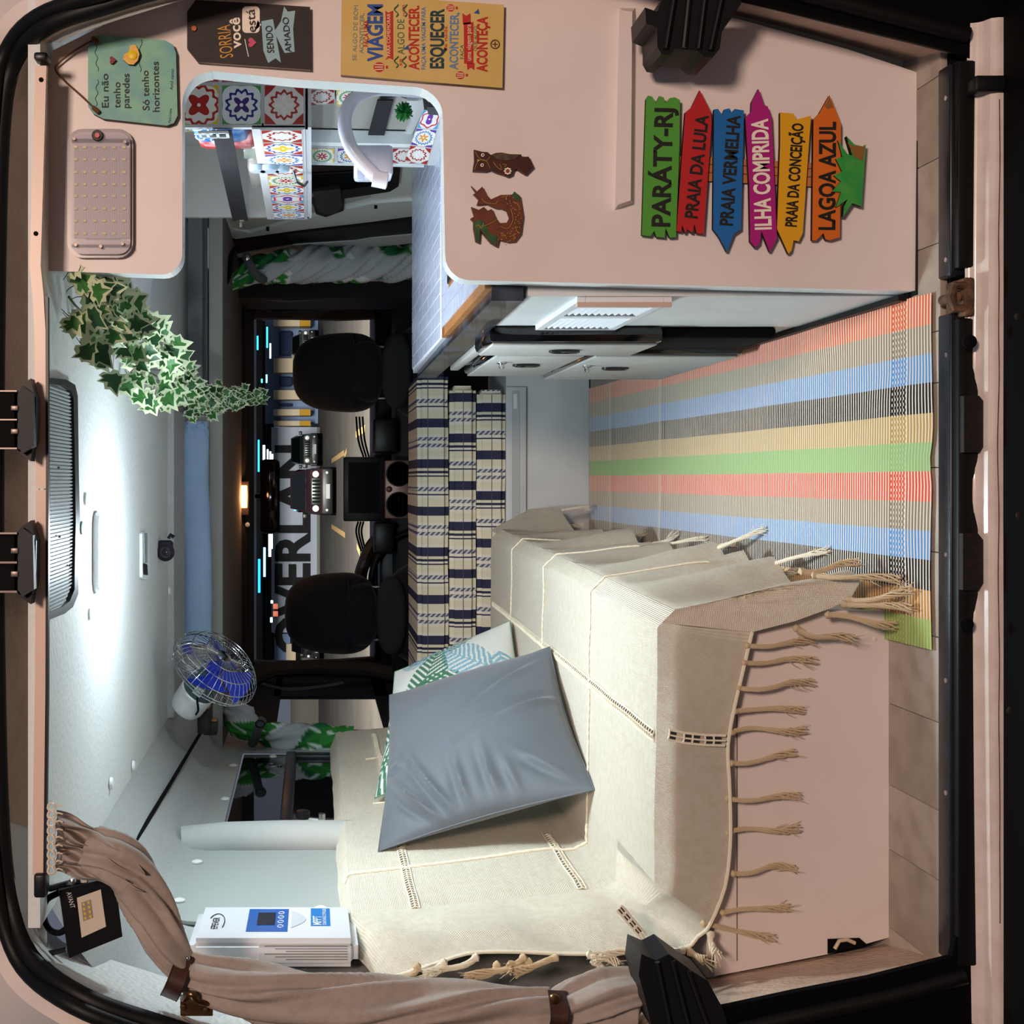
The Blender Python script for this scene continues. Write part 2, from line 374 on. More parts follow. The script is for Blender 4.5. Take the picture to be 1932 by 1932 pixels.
MB().add([(-.94,2.66,.76),(-.94,3.40,.76),(-.94,3.40,1.17),(-.94,2.66,1.17)],[(0,1,2,3)]).build('side_glass',CLEAR,ws)
# ================================================================ rear door aperture: jamb, rubber seal, outer skin, sill
tr1 = struct('trim_1',(0,0,0))
IN = [(62,1560),(62,1300),(62,960),(62,500),(62,200),(74,135),(100,88),(200,45),(350,5),(700,-60),(1100,-30),(1240,5),(1400,40),(1600,95),(1735,138)]
OUT= [(16,1550),(10,1300),(8,960),(10,500),(18,230),(42,125),(100,62),(215,22),(350,-15),(700,-92),(1100,-66),(1240,-32),(1400,2),(1600,50),(1795,96)]
INL= [(62,1560),(80,1700),(108,1768),(170,1797),(285,1834),(400,1868),(640,1895),(900,1905),(1210,1880),(1340,1845),(1600,1795),(1735,1768)]
OUTL=[(16,1550),(32,1690),(72,1795),(165,1866),(300,1915),(500,1965),(900,1990),(1200,1950),(1345,1912),(1500,1878),(1640,1850),(1790,1812)]
def ring(a,b,da,db,name,mat,parent):
    mb=MB(); A=smoothpath(pl(a,da),4); B=smoothpath(pl(b,db),4); n=len(A)
    mb.add(A+B,[(i,i+1,n+i+1,n+i) for i in range(n-1)],smooth=True); return mb.build(name,mat,parent)
def DO(a,b,base=2.06):
    t=max(0,min(1,(110-a)/90)); return base+.115*t
ring(IN,OUT,2.27,DO,'jamb_lining',TRIMTEX,tr1)
WTEX = M('white_leatherette','d7dad8',.5,bump=('voronoi',110,.6,.004))
ring(INL[:7],OUTL[:7],2.29,DO,'jamb_lining',WTEX,tr1)
ring(INL[6:],OUTL[6:],2.29,2.06,'jamb_lining',TRIMTEX,tr1)
allout = None
off=[(max(-60,a-22) if a<700 else a+8,b) for a,b in []]
# second lip of the seal, further out and nearer
def outward(pts,d):
    out=[]; c=(900,950)
    for a,b in pts:
        v=Vector((a-c[0],b-c[1])); v.normalize(); out.append((a+v.x*d,b+v.y*d))
    return out
O1 = outward(OUT[::-1]+OUTL[1:],17)
MB().tube(smoothpath(pl(O1,lambda a,b:DO(a,b,2.05)),5),.0155,10).build('rubber_seal',RUBBER,tr1)
O2 = outward(OUT[::-1]+OUTL[1:],42)
MB().tube(smoothpath(pl(O2,lambda a,b:DO(a,b,2.04)-.01),5),.013,10).build('rubber_seal',RUBBER,tr1)
# outer painted skin around the aperture
BODY = M('body_white','e3d6cd',.3,coat=.4,bump=('noise',6,.1,.01))
def bodyring(idx0,idx1,d0,d1,name,mat,D0=2.04,D1=2.03):
    f0,f1=D0,D1; D0=lambda a,b:DO(a,b,f0); D1=lambda a,b:DO(a,b,f1)
    path=(OUT[::-1]+OUTL[1:])[idx0:idx1]
    a=outward(path,d0); b=outward(path,d1)
    mb=MB(); A=smoothpath(pl(a,D0),4); B=smoothpath(pl(b,D1),4); n=len(A)
    mb.add(A+B,[(i,i+1,n+i+1,n+i) for i in range(n-1)],smooth=True); return mb.build(name,mat,tr1)
bodyring(3,20,50,84,'outer_flange',BODY,2.045,2.03); bodyring(3,20,84,160,'outer_skin',BODY,2.03,2.12)
# header padding strip between seal and rail
HDR = [(14,1540),(14,1300),(12,960),(14,500),(24,240)]
# curtain rail along the header, kinked near the galley board
rl = thing('curtain_rail','long cream metal curtain rail with black end caps along the ceiling edge','rail',(0,.05,1.5))
RM = M('cream_metal','dfc3b2',.35,bump=('noise',80,.05,.001))
def rail(pts,wpx,name='rail_bar',D=2.085,mat=RM,dd=.012):
    mb=MB(); L_=[P(a-wpx/2,b,D) for a,b in pts]; R_=[P(a+wpx/2,b,D) for a,b in pts]; n=len(pts)
    q=Vector((0,dd,0)); vs=L_+R_+[v+q for v in L_]+[v+q for v in R_]
    fs=[]
    for i in range(n-1): fs+=[(i,i+1,n+i+1,n+i),(2*n+i,3*n+i,3*n+i+1,2*n+i+1),(i,2*n+i,2*n+i+1,i+1),(n+i,n+i+1,3*n+i+1,3*n+i)]
    fs+=[(0,n,3*n,2*n),(n-1,3*n-1,4*n-1,2*n-1)]
    mb.add(vs,fs); return mb.build(name,mat,rl)
rail([(77,124),(68,440),(66,500),(72,560),(76,640),(78,922)],21)
rail([(78,924),(76,1300),(73,1500),(72,1652)],21)
rail([(88,560),(89,922),(88,1300),(84,1650)],5,'rail_edge',2.084,M('black_edge','151517',.4))
for a,b,c_,d in ((63,97,97,125),(63,1650,94,1682)):
    MB().box(P(a,b,2.075),P(c_,d,2.11),bev=.004).build('end_cap',BLACK,rl)
for px,py in ((78,151),(68,441)):
    MB().lathe(P(px,py,2.086),(0,-1,0),[(.004,0),(.004,.002),(.001,.002)],12).build('screw',BLACKM,rl)
MB().box(P(88,155,2.14),P(98,165,2.168)).build('bracket',CHROME,rl); MB().box(P(78,440,2.14),P(88,456,2.168)).build('bracket',CHROME,rl)
# padding lobes of the header lining behind the hinges
# two black latch housings on the header
HB = M('hinge_black','101115',.45,spec=.3)
for i,(y0,y1) in enumerate(((712,872),(980,1142))):
    h = thing('door_catch','black plastic door catch on the top rail, '+('the one nearer the ivy' if i==0 else 'the one nearer the curtain'),'latch',P(50,(y0+y1)/2,2.06),'door catches on the header')
    yc=(y0+y1)/2
    mb=MB(); mb.prism(pl([(22,y0+38),(40,y0+14),(58,y0+2),(62,y0+22),(68,y0+40),(67,y1-42),(60,y1-22),(58,y1-2),(40,y1-14),(22,y1-40)],2.045),(0,.03,0)); mb.build('cover',HB,h)
    mb=MB(); mb.prism(pl([(34,y0+30),(42,y0+16),(62,y0+30),(64,y1-30),(42,y1-16),(34,y1-30)],2.030),(0,.02,0)); mb.build('cushion',M('hinge_cushion','202226',.6),h)
    mb=MB(); mb.box(P(-30,y0+28,2.035),P(34,y1-26,2.06)); mb.build('arm',BLACKM,h)
    for q in (y0+26,yc,y1-26): MB().box(P(-20,q-1.5,2.028),P(34,q+1.5,2.036)).build('rib',M('worn_metal','7a6f69',.4,metal=.7),h)
    for q in (yc-22,yc+22): MB().box(P(20,q-5,2.027),P(36,q+5,2.034),bev=.001).build('stud',M('worn_metal','7a6f69',.4,metal=.7),h)
# sill
tr2 = struct('trim_2',(0,0,0))
SILL = M('sill_black','14161c',.32,bump=('noise',90,.12,.001),var=(30,'2b2f3a',.35))
for a,b in ((133,527),(596,1800)):
    pts=[(a,1774),(b,1774 if b<600 else 1748)]
    x0=P(1780,a,2.085).x; x1=P(1780,b,2.085).x
    mb=MB(); mb.box((x0,-.052,-.022),(x1,-.012,.004),bev=.003); mb.build('sill_plate',SILL,tr2)
    mb=MB(); mb.box((x0-.01 if b>600 else x0,-.068,-.034),(x1+.01 if b<600 else x1,-.050,-.001),bev=.003); mb.build('sill_seal',RUBBER,tr2)
for px,py in ((1781,670),(1772,1046),(1762,1284),(1757,1496),(1784,490),(1784,185)):
    c = P(px,py,2.06); c.z=.004; MB().lathe(c,(0,0,1),[(.0045,0),(.004,.0015),(.001,.002)],12).build('screw',CHROME,tr2)
# rusty striker in the gap of the sill
RUST = M('rust','4a3426',.8,bump=('noise',120,.6,.003),var=(60,'8a6240',.6))
mb = MB(); c=P(1795,562,2.04)
mb.box((c.x-.031,-.075,-.025),(c.x+.031,-.012,-.008),bev=.004); mb.tube([(c.x-.018,-.07,-.012),(c.x-.018,-.07,.006),(c.x,-.072,.012),(c.x+.018,-.07,.006),(c.x+.018,-.07,-.012)],.007,8)
mb.tube([(c.x,-.072,.004),(c.x,-.03,.004)],.009,10)
o=mb.build('door_striker',RUST); tag(o,'rusty brown door striker set in the gap of the black sill','latch')
# painted lip: profile swept, with dents
def lip(u,v):
    x=.73-1.60*u; dent=0
    for py,wd in ((800,95),(1060,100)):
        xd=(PY0-py)*2.03/F; dent+=math.exp(-((x-xd)/.06)**4)
    pr=[(-.062,-.014),(-.066,-.018),(-.069,-.027),(-.075,-.033),(-.088,-.038),(-.092,-.048),(-.092,-.060)]
    f=v*(len(pr)-1); i=min(int(f),len(pr)-2); t=f-i; y=pr[i][0]*(1-t)+pr[i+1][0]*t; z=pr[i][1]*(1-t)+pr[i+1][1]*t
    return Vector((x, y+(.014*dent if .1<v<.55 else 0), z-.006*abs(u*2-.9)**2))
o=MB().grid(lip,90,18).build('bumper_lip',M('lip_paint','e3d4ca',.28,coat=.5,var=(26,'c9b6a6',.5)),tr2)
for px,py,s in ((1845,800,1),(1843,1060,1)):
    c=P(px,py,2.02); mb=MB(); mb.prism([c+Vector((a,0,b)) for a,b in ((-.045,.022),(.045,.022),(.045,-.002),(.03,-.014),(-.03,-.014),(-.045,-.002))],(0,.03,0))
    mb.build('lock_pocket',M('pocket_black','120d0c',.6,var=(80,'3a2218',.3)),tr2)
for px,py in ((1828,645),(1822,1178)):
    c=P(px,py,2.01); MB().lathe(c,(0,-1,0),[(.011,0),(.011,.004),(.004,.006)],16).build('buffer_plug',BLACKM,tr2)
# crack of rust running along the lip
mb=MB(); pts=[]
for k in range(60):
    u=k/59; x=.60-1.3*u; pts.append((x,-.0935,-.051+.002*noise.noise((x*9,0,0))-.003*abs(u*2-.9)))
mb.tube(pts,.0007,5); mb.build('rust_line',RUST,tr2)
MB().box((-1.15,-.30,-.25),(1.1,-.086,-.058),bev=.012).build('bumper_step',M('bumper_black','040405',.8,spec=.08),tr2)
for px,py in ((1905,1340),(1920,597),(1922,972)):
    c=P(px,py,1.94); MB().lathe(c,(0,-1,0),[(.005,0),(.005,.002),(.002,.003)],14).build('bumper_rivet',M('rivet_dull','3d3430',.4,metal=.6),tr2)
# open rear doors, nearly edge on and in shade: dark inner faces left and right of the opening
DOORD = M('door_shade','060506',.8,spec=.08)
d2 = struct('door_2',(.85,-.1,0)); d3 = struct('door_3',(-.9,-.1,0))
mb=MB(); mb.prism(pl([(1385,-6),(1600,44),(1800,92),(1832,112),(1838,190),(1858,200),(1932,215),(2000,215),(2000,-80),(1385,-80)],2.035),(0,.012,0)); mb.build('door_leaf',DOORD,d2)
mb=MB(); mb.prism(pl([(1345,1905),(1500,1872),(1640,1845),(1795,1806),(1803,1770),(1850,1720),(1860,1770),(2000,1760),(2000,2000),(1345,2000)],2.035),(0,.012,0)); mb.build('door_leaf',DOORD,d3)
mb=MB()
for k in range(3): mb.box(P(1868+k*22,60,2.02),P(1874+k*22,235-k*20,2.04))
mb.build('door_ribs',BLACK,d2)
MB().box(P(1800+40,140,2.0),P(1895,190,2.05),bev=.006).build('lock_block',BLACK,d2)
# hinge arms / check straps
def hinge(name, quad, label, legs):
    mb=MB(); mb.prism(pl(quad,2.03),(0,.09,0)); h=mb.build('door_hinge',HB,d2 if quad[0][1]<900 else d3); h['label']=label
    for a in legs:
        mb=MB(); mb.tube([P(a[0],a[1],2.025),P(a[2],a[3],2.025)],.0045,8); mb.build('hinge_rib',BLACK,h)
    return h
h=hinge('door_hinge',[(1217,14),(1240,22),(1255,-10),(1400,-10),(1398,8),(1362,60),(1358,92),(1345,108),(1330,108),(1314,95),(1275,92),(1262,104),(1248,102),(1240,88),(1240,52),(1219,44)],'large black ribbed door hinge arm above the white moulding of the galley board',[(1272,-5,1256,92),(1300,-5,1290,90),(1330,-5,1318,92),(1362,-5,1340,95)])
h=hinge('door_hinge',[(1210,1800),(1238,1812),(1262,1800),(1310,1835),(1335,1850),(1365,1905),(1375,1940),(1230,1940),(1216,1880),(1205,1840)],'large black ribbed door hinge arm beside the beige jamb below the sofa',[(1240,1815,1265,1935),(1268,1812,1300,1935),(1298,1832,1335,1935)])
# ================================================================ galley board with the hatch
def arc(cx,cy,rx,ry,a0,a1,n=7):
    return [(cx+rx*math.cos(math.radians(a0+(a1-a0)*k/n)),cy+ry*math.sin(math.radians(a0+(a1-a0)*k/n))) for k in range(n+1)]
gb = thing('galley_board','tall cream kitchen side board with a rounded hatch, hung with signs and wooden ornaments','board',P(1727,300,2.18))
out = [(88,511),(88,155),(100,95),(200,45),(350,-2),(700,-64),(1100,-36),(1240,0),(1400,38),(1600,93),(1735,138),(1727,548),(1722,549),(895,529)]
out += arc(888,482,48,47,90,180)
out += [(838,380),(836,235)] + arc(778,222,58,58,0,-84)[1:] + [(560,150),(400,134)] + arc(398,196,54,60,-90,-180)
out += [(344,240),(344,470)] + arc(306,476,38,42,0,90)
EDGE = M('white_edge','e8efee',.3)
mb = MB(); mb.prism(pl(out,2.17),(0,.045,0),0,side=1); bd = mb.build('board',[PANELM,EDGE],gb)
sm = M('smudge','8d7f79',.6)
def bpoly(pts,D,th,name,mat,parent,label=None):
    o=MB().prism(pl(pts,D),(0,th,0)).build(name,mat,parent)
    if label: o['label']=label
    return o
# white moulding
mo = MB(); q=[(1168,15),(1199,15),(1196,384),(1160,396)]; q2=[(1176,20),(1193,22),(1190,378),(1166,386)]
mo.hexa(pl(q2,2.148),pl(q,2.17)); mo.build('moulding',PANELM,gb)
for (a,b,r) in ((1549,142,9),(1556,150,5)):
    pts=[(a+r*1.2*math.cos(t*.7)*(1+.3*math.sin(3*t)),b+r*math.sin(t*.7)*(1+.2*math.cos(2*t))) for t in range(9)]
# black kick trim under the board and along the cabinet
kt = MB().prism(pl([(1733,140),(1748,137),(1742,556),(1729,556)],2.165),(0,.03,0))
kt.prism([(.308,.09,0),(.318,.09,0),(.318,.09,.022),(.308,.09,.022)],(0,.95,0))
o = kt.build('baseboard_right',RUBBER); o['kind']='structure'
tag(gb)
# ================================================================ galley cabinet
XF = .320
cab = thing('kitchen_cabinet','white kitchen base cabinet with louvred vent, grey doors and black oval pulls','cabinet',(.62,.9,0))
CW = M('cabinet_white','d5dadb',.42,bump=('noise',120,.05,.001),var=(7,'c6cccd',.5))
GREYF = M('grey_laminate','b7b9b7',.35,var=(12,'a2a4a1',.5))
GLB = M('gloss_black','0a0a0b',.12,coat=.6)
MB().box((XF,.118,.0),(.93,1.45,.655)).build('carcass',CW,cab)
# vent
ve = MB()
y0,y1,z0,z1 = .122,.54,.403,.568
for a in (((y0,z0),(y1,z0+.014)),((y0,z1-.014),(y1,z1)),((y0,z0+.0145),(y0+.014,z1-.0145)),((y1-.014,z0+.0145),(y1,z1-.0145)),((.315,z0+.0145),(.345,z1-.0145))):
    ve.box((XF-.010,a[0][0],a[0][1]),(XF+.001,a[1][0],a[1][1]))
VW = M('vent_white','dfe3e8',.35)
vo = ve.build('vent_grille',VW,cab)
MB().box((XF-.0025,y0+.015,z0+.015),(XF-.0008,y1-.015,z1-.015)).build('vent_backing',M('vent_dark','3b3f46',.7),cab)
sl = None
for (ya,yb) in ((y0+.018,.312),(.348,y1-.018)):
    for k in range(11):
        zc = z0+.020+k*(z1-z0-.04)/10
        s0=MB(); s0.hexa([(XF-.009,ya,zc-.0036),(XF-.009,yb,zc-.0036),(XF-.0075,yb,zc-.0036),(XF-.0075,ya,zc-.0036)],[(XF-.003,ya,zc+.0036),(XF-.003,yb,zc+.0036),(XF-.0015,yb,zc+.0036),(XF-.0015,ya,zc+.0036)])
        s0.build('slat',VW,vo)
MB().box((XF-.018,y0-.002,z0),(XF-.0105,y0+.012,z1)).build('vent_side_lip',M('pinkish_lip','c8aca0',.4),cab)
def slab(name, ya,yb,za,zb,x0=.280,x1=XF,face=GREYF,edge=GLB,bev=.012):
    mb=MB(); mb.box((x0+.004,ya,za),(x1,yb,zb),0,bev=bev)
    mb.box((x0,ya+.012,za+.012),(x0+.006,yb-.003,zb-.010),1,bev=.002); return mb.build(name,[edge,face],cab)
def ovalpull(par,yc,zc,l=.034,w=.018,x=.280):
    mb=MB(); ax=Vector((-1,0,0)); vs=[]; n=24
    rings=[(1,0),(1,.004),(.82,.006),(.7,.002),(.5,-.002),(.001,-.003)]
    for r,h in rings:
        for k in range(n): a=2*PI*k/n; vs.append((x-h-.001,yc+w*r*math.cos(a),zc+l*r*math.sin(a)))
    fs=[(i*n+k,i*n+(k+1)%n,(i+1)*n+(k+1)%n,(i+1)*n+k) for i in range(len(rings)-1) for k in range(n)]
    mb.add(vs,fs,smooth=True); o=mb.build('pull',GLB,par); o['label']='glossy black oval pull'; return o
def knob(par,yc,zc,x=.280):
    o=MB().lathe((x,yc,zc),(-1,0,0),[(.012,0),(.013,.003),(.006,.006),(.007,.012),(.004,.016)],16).build('lock_knob',CHROME,par); return o
d_a = slab('door',.54,.775,.300,.665); ovalpull(d_a,.65,.486)
d_b = slab('door',.78,1.345,.400,.622); knob(d_b,.93,.580); ovalpull(d_b,.985,.512)
d_c = slab('door',.80,1.46,.045,.392); knob(d_c,1.02,.357); ovalpull(d_c,1.075,.275)
MB().box((.296,.56,.06),(XF,.80,.298),bev=.006).build('plinth',BLACKM,cab)
MB().box((.300,.80,.628),(XF,1.40,.652),bev=.004).build('drawer_front',[GREYF],cab)
sc_ = thing('kitchen_counter','black and wood edged counter covered in small white mosaic tiles','counter',(.63,.9,.66))
MAR = M('black_marble','0c0d0f',.3,coat=.25,var=(9,'4d5768',.6))
WOOD = M('orange_wood','9c6a3a',.45,bump=('noise',90,.1,.001),var=(30,'7f5128',.5))
def cf(py_px, z): # point on front edge line of counter from photo
    return PZ(py_px[0],py_px[1],z)
MB().prism([(.312,.120,.662),(.93,.120,.662),(.93,1.70,.662),(.304,1.70,.662)],(0,0,.056)).build('edge_rail',MAR,sc_)
MB().prism([(.332,.118,.718),(.93,.118,.718),(.93,.80,.718),(.330,.80,.718)],(0,0,.012)).build('wood_top',WOOD,sc_)
bt = MB().prism([(.330,.87,.7185),(.93,.87,.7185),(.93,1.72,.7185),(.320,1.72,.7185)],(0,0,.010)); bt.build('raised_board',M('white_board_edge','c9cfdd',.3),sc_)
MB().box((.331,.862,.704),(.93,.872,.7285)).build('board_edge',WOOD,sc_)
TILEW = M('mosaic_white','c9d2e6',.18,var=(40,'b6c0da',.7)); GROUT = M('grout_white','e8ecf6',.7)
MB().box((.330,.874,.7285),(.93,1.718,.7300)).build('grout_bed',GROUT,sc_)
mb = MB(); nx_,ny_ = 17,40
for i in range(nx_):
    for j in range(ny_):
        xa=.331+i*.0352; ya=.876+j*.0210
        mb.box((xa+.0016,ya+.0006,.7298),(xa+.0336,ya+.0204,.7320+.0004*random.random()))
o=mb.build('mosaic_tiles',TILEW,sc_); o['kind']='stuff'
mb = MB()
for i in range(15):
    for j in range(20):
        xa=.350+i*.0352; ya=.125+j*.036
        if .42<xa<.80 and .25<ya<.7: continue
        mb.box((xa+.001,ya+.001,.7298),(xa+.034,ya+.035,.7325))
o=mb.build('mosaic_tiles',TILEW,sc_); o['kind']='stuff'
si = MB().box((.43,.26,.7300),(.80,.70,.7345),bev=.002); o=si.build('sink',M('steel','8b8f95',.25,metal=1),None); tag(o,'steel sink basin let into the tiled counter behind the hatch edge','sink')
# ================================================================ azulejo stickers
def azul(name, bg, ca, cb_, cc, k, p=0.0, r0=.34, r1=.68):
    m=bpy.data.materials.new(name); m.use_nodes=True; nt=m.node_tree; N=nt.nodes; L=nt.links; b=N['Principled BSDF']; b.inputs['Roughness'].default_value=.22
    def mt(op,a,b2=None,clamp=False):
        n=N.new('ShaderNodeMath'); n.operation=op; n.use_clamp=clamp
        for i,v in enumerate((a,b2)):
            if v is None: continue
            if isinstance(v,(int,float)): n.inputs[i].default_value=v
            else: L.new(v,n.inputs[i])
        return n.outputs[0]
    tc=N.new('ShaderNodeTexCoord'); sx=N.new('ShaderNodeSeparateXYZ'); L.new(tc.outputs['UV'],sx.inputs[0])
    x=mt('MULTIPLY_ADD',sx.outputs[0],2); x.node.inputs[2].default_value=-1
    y=mt('MULTIPLY_ADD',sx.outputs[1],2); y.node.inputs[2].default_value=-1
    r=mt('SQRT',mt('ADD',mt('MULTIPLY',x,x),mt('MULTIPLY',y,y))); th=mt('ADD',mt('ARCTAN2',y,x),p)
    ck=mt('COSINE',mt('MULTIPLY',th,k)); c2=mt('COSINE',mt('MULTIPLY',th,3*k))
    def mix(f,c1,c2_):
        n=N.new('ShaderNodeMixRGB'); L.new(f,n.inputs['Fac'])
        for s_,v in (('Color1',c1),('Color2',c2_)):
            if isinstance(v,str): n.inputs[s_].default_value=rgb(v)
            else: L.new(v,n.inputs[s_])
        return n.outputs[0]
    col=mix(mt('GREATER_THAN',r,mt('ADD',1.02,mt('MULTIPLY',ck,.10))),bg,cc)
    ringm=mt('LESS_THAN',mt('ABSOLUTE',mt('SUBTRACT',r,mt('ADD',r1,mt('MULTIPLY',c2,.07)))),.075)
    col=mix(ringm,col,cb_)
    col=mix(mt('LESS_THAN',r,mt('ADD',r0+.12,mt('MULTIPLY',ck,.16))),col,bg)
    col=mix(mt('LESS_THAN',r,mt('ADD',r0,mt('MULTIPLY',ck,.15))),col,ca)
    col=mix(mt('LESS_THAN',r,.09),col,bg)
    e=mt('MAXIMUM',mt('ABSOLUTE',x),mt('ABSOLUTE',y)); col=mix(mt('GREATER_THAN',e,.95),col,'b9bcbc')
    L.new(col,b.inputs['Base Color']); return m
AZ=[azul('azulejo_red_cross','e6e4dc','a8231d','a8231d','d8b92c',4,PI/4,.50,.9),azul('azulejo_blue','dfe6ea','3b2470','1e2f7d','3f9a4d',4,PI/4),azul('azulejo_red_leaf','e4e0da','ece8e4','a52a22','a52a22',4,0,.30,.62),
    azul('azulejo_orange','ece9e0','dd8f2a','3a7fc0','5b3aa0',6),azul('azulejo_green','ece9e0','b5302c','2f8f45','e0c02c',8),azul('azulejo_yellow','eceae2','e3c32a','3d62ad','b8322c',4,0,.4,.75),azul('azulejo_purple','e9e6ea','6a3aa0','c23a3a','4d9ad0',2,0,.4,.8)]
def tile(q, mat, parent, nrm, th=.0015):
    """q: 4 corners; sticker with uv"""
    q=[Vector(a) for a in q]; n=Vector(nrm).normalized()*th; mb=MB()
    ins=[a+(sum(q,Vector())/4-a)*.02 for a in q]
    mb.add([a+n for a in ins],[(0,1,2,3)],0,[(0,0),(1,0),(1,1),(0,1)]); mb.add([a+n for a in ins]+ins,[(i,(i+1)%4,(i+1)%4+4,i+4) for i in range(4)])
    return mb.build('tile_sticker',mat,parent)
# ================================================================ overhead box
ob = thing('overhead_shelf','open overhead kitchen box faced with colourful patterned tiles behind a black strap','shelf',P(580,300,3.0))
SW = M('shelf_white','c9ccd0',.35)
X0=.72
Y0,Y1=2.60-CD,3.50-CD
MB().box((X0,Y0,1.040),(.93,Y0+.015,1.46)).build('end_panel',SW,ob)
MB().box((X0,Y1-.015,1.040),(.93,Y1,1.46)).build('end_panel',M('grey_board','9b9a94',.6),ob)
MB().box((X0,Y0,1.033),(.93,Y1,1.045)).build('bottom_board',SW,ob)
MB().box((X0-.004,Y0,1.045),(X0+.010,Y1,1.155),bev=.001).build('front_board',SW,ob)
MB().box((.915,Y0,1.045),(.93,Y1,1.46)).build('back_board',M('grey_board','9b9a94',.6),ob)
k=0
for i,za in enumerate((1.046,1.133,1.220,1.307)):
    for j,xa in enumerate((X0+.003,X0+.090)):
        a=[(xa,Y0,za),(xa+.085,Y0,za),(xa+.085,Y0,za+.085),(xa,Y0,za+.085)]
        tile(a,AZ[[2,1,0,3][i]] if j==0 else AZ[[3,2,5,1][i]],ob,(0,-1,0))
for j in range(9):
    ya=Y0+.0+j*.0985
    tile([(X0-.004,ya,1.050),(X0-.004,ya+.097,1.050),(X0-.004,ya+.097,1.138),(X0-.004,ya,1.138)],AZ[[2,5,3,2,4,5,6,5,3][j]],ob,(-1,0,0))
for j in range(5):
    for i in range(2):
        ya=Y0+.10+j*.13; za=1.20+i*.12
        tile([(.915,ya,za),(.915,ya+.125,za),(.915,ya+.125,za+.115),(.915,ya,za+.115)],AZ[(i*3+j*2)%7],ob,(-1,0,0))
ELA = M('black_elastic','16171b',.8,bump=('noise',500,.3,.001))
MB().prism([(X0-.008,Y0-.004,1.195),(X0-.008,Y0-.004,1.236),(X0-.008,Y1+.004,1.250),(X0-.008,Y1+.004,1.208)],(.002,0,0)).build('strap',ELA,ob)
mb=MB(); c=Vector((X0-.010,Y0+.015,1.235))
for dz in (-.030,-.010,.010,.026): mb.box((c.x-.003,c.y-.018,c.z+dz-.003),(c.x+.002,c.y+.018,c.z+dz+.003))
mb.box((c.x-.003,c.y-.020,c.z-.032),(c.x+.002,c.y-.014,c.z+.028)); mb.box((c.x-.003,c.y+.014,c.z-.032),(c.x+.002,c.y+.020,c.z+.028)); mb.build('strap_buckle',EDGE,ob)
MB().lathe((X0-.006,Y1-.004,1.228),(-1,0,0),[(.012,0),(.012,.003),(.004,.004),(.004,.02)],12).build('strap_screw',CHROME,ob)
MB().tube([(X0-.005,2.94-CD,1.075),(X0-.03,2.945-CD,1.068),(X0-.034,2.97-CD,1.05),(X0-.02,2.99-CD,1.043)],.0035,6).build('hook',M('gunmetal','4a5154',.3,metal=.9),ob)
pg = MB(); 
for q,(zz,r_) in enumerate(((1.155,.020),(1.128,.024),(1.100,.017))): pg.disc((X0-.006,2.90-CD,zz),(-1,0,0),r_,.012,16)
o=pg.build('key_charm',M('pale_blue_plastic','9fb6c4',.3)); tag(o,'pale blue scalloped charm hanging on the overhead box tiles beside the hook','ornament')
o=MB().box((X0+.05,2.66-CD,1.175),(X0+.16,2.92-CD,1.30),bev=.02).build('packet',M('blue_packet','1d5f9e',.25,var=(30,'bcd4e6',.35))); tag(o,'crumpled blue plastic packet inside the overhead box behind the strap','packet')
text('CLUB',P(398,322,2.9)+Vector((-.09,0,0)),P(398,292,2.9)+Vector((-.09,0,0)),.018,EDGE,o) if 0 else None
W[o.name]=W[o.name]
tt=text('SOCIAL',(X0+.046,2.70-CD,1.262),(X0+.046,2.90-CD,1.262),.020,EDGE,o,up=(0,0,1)) if 0 else None
text('CLUB',(X0+.0485,2.88-CD,1.272),(X0+.0485,2.72-CD,1.272),.022,EDGE,o)
text('SOCIAL',(X0+.0485,2.89-CD,1.240),(X0+.0485,2.70-CD,1.240),.022,EDGE,o)
o=MB().box((X0+.06,2.93-CD,1.16),(X0+.15,3.02-CD,1.30),bev=.02).build('packet',M('red_packet','b23a3a',.3,var=(40,'e8dada',.5))); tag(o,'red and white food packet inside the overhead box, beyond the blue one','packet')
o=MB().lathe((X0+.10,3.10-CD,1.047),(0,0,1),[(.045,0),(.05,.02),(.05,.11),(.038,.13),(.038,.15)],20).build('jar',M('clear_jar','c5cdc0',.15,trans=.5)); tag(o,'pale clear jar inside the overhead box behind the black strap','jar')
o=MB().box((X0+.03,3.10-CD,1.155),(X0+.09,3.30-CD,1.19),bev=.015).build('bag',M('clear_bag','d8d3cc',.2,trans=.3)); tag(o,'small clear plastic bag lying on the overhead box front board','bag')
# ================================================================ wall rack below
rk = thing('wall_rack','white edged wall rack with patterned tiles and a black strap under the overhead box','rack',P(780,260,2.9))
XR=.80
MB().prism([PX(a,b,.83) for a,b in ((583,170),(690,160),(775,190),(772,272),(583,272))],(.01,0,0)).build('back_panel',M('grey_board','9b9a94',.6),rk)
def rq(pts,x): return [PX(a,b,x) for a,b in pts]
MB().prism(rq([(580,268),(782,272),(782,279),(580,275)],XR-.004),(.03,0,0)).build('rail',EDGE,rk)
MB().prism(rq([(578,276),(786,280),(786,314),(578,308)],XR),(.012,0,0)).build('post',SW,rk)
MB().prism(rq([(582,308),(800,312),(800,316),(582,311)],XR-.005),(.02,0,0)).build('rail',EDGE,rk)
z_=[582,634,684,736,782]
for j in range(4):
    tile(rq([(z_[j]+50,278),(z_[j]+50,308),(z_[j]+2,308),(z_[j]+2,278)],XR),AZ[[4,3,6,2][j]],rk,(-1,0,0),.002)
for j,(a,b) in enumerate(((583,632),(634,682))):
    tile(rq([(b,162),(b,192),(a,197),(a,166)],.822),AZ[[2,4][j]],rk,(-1,0,0),.004)
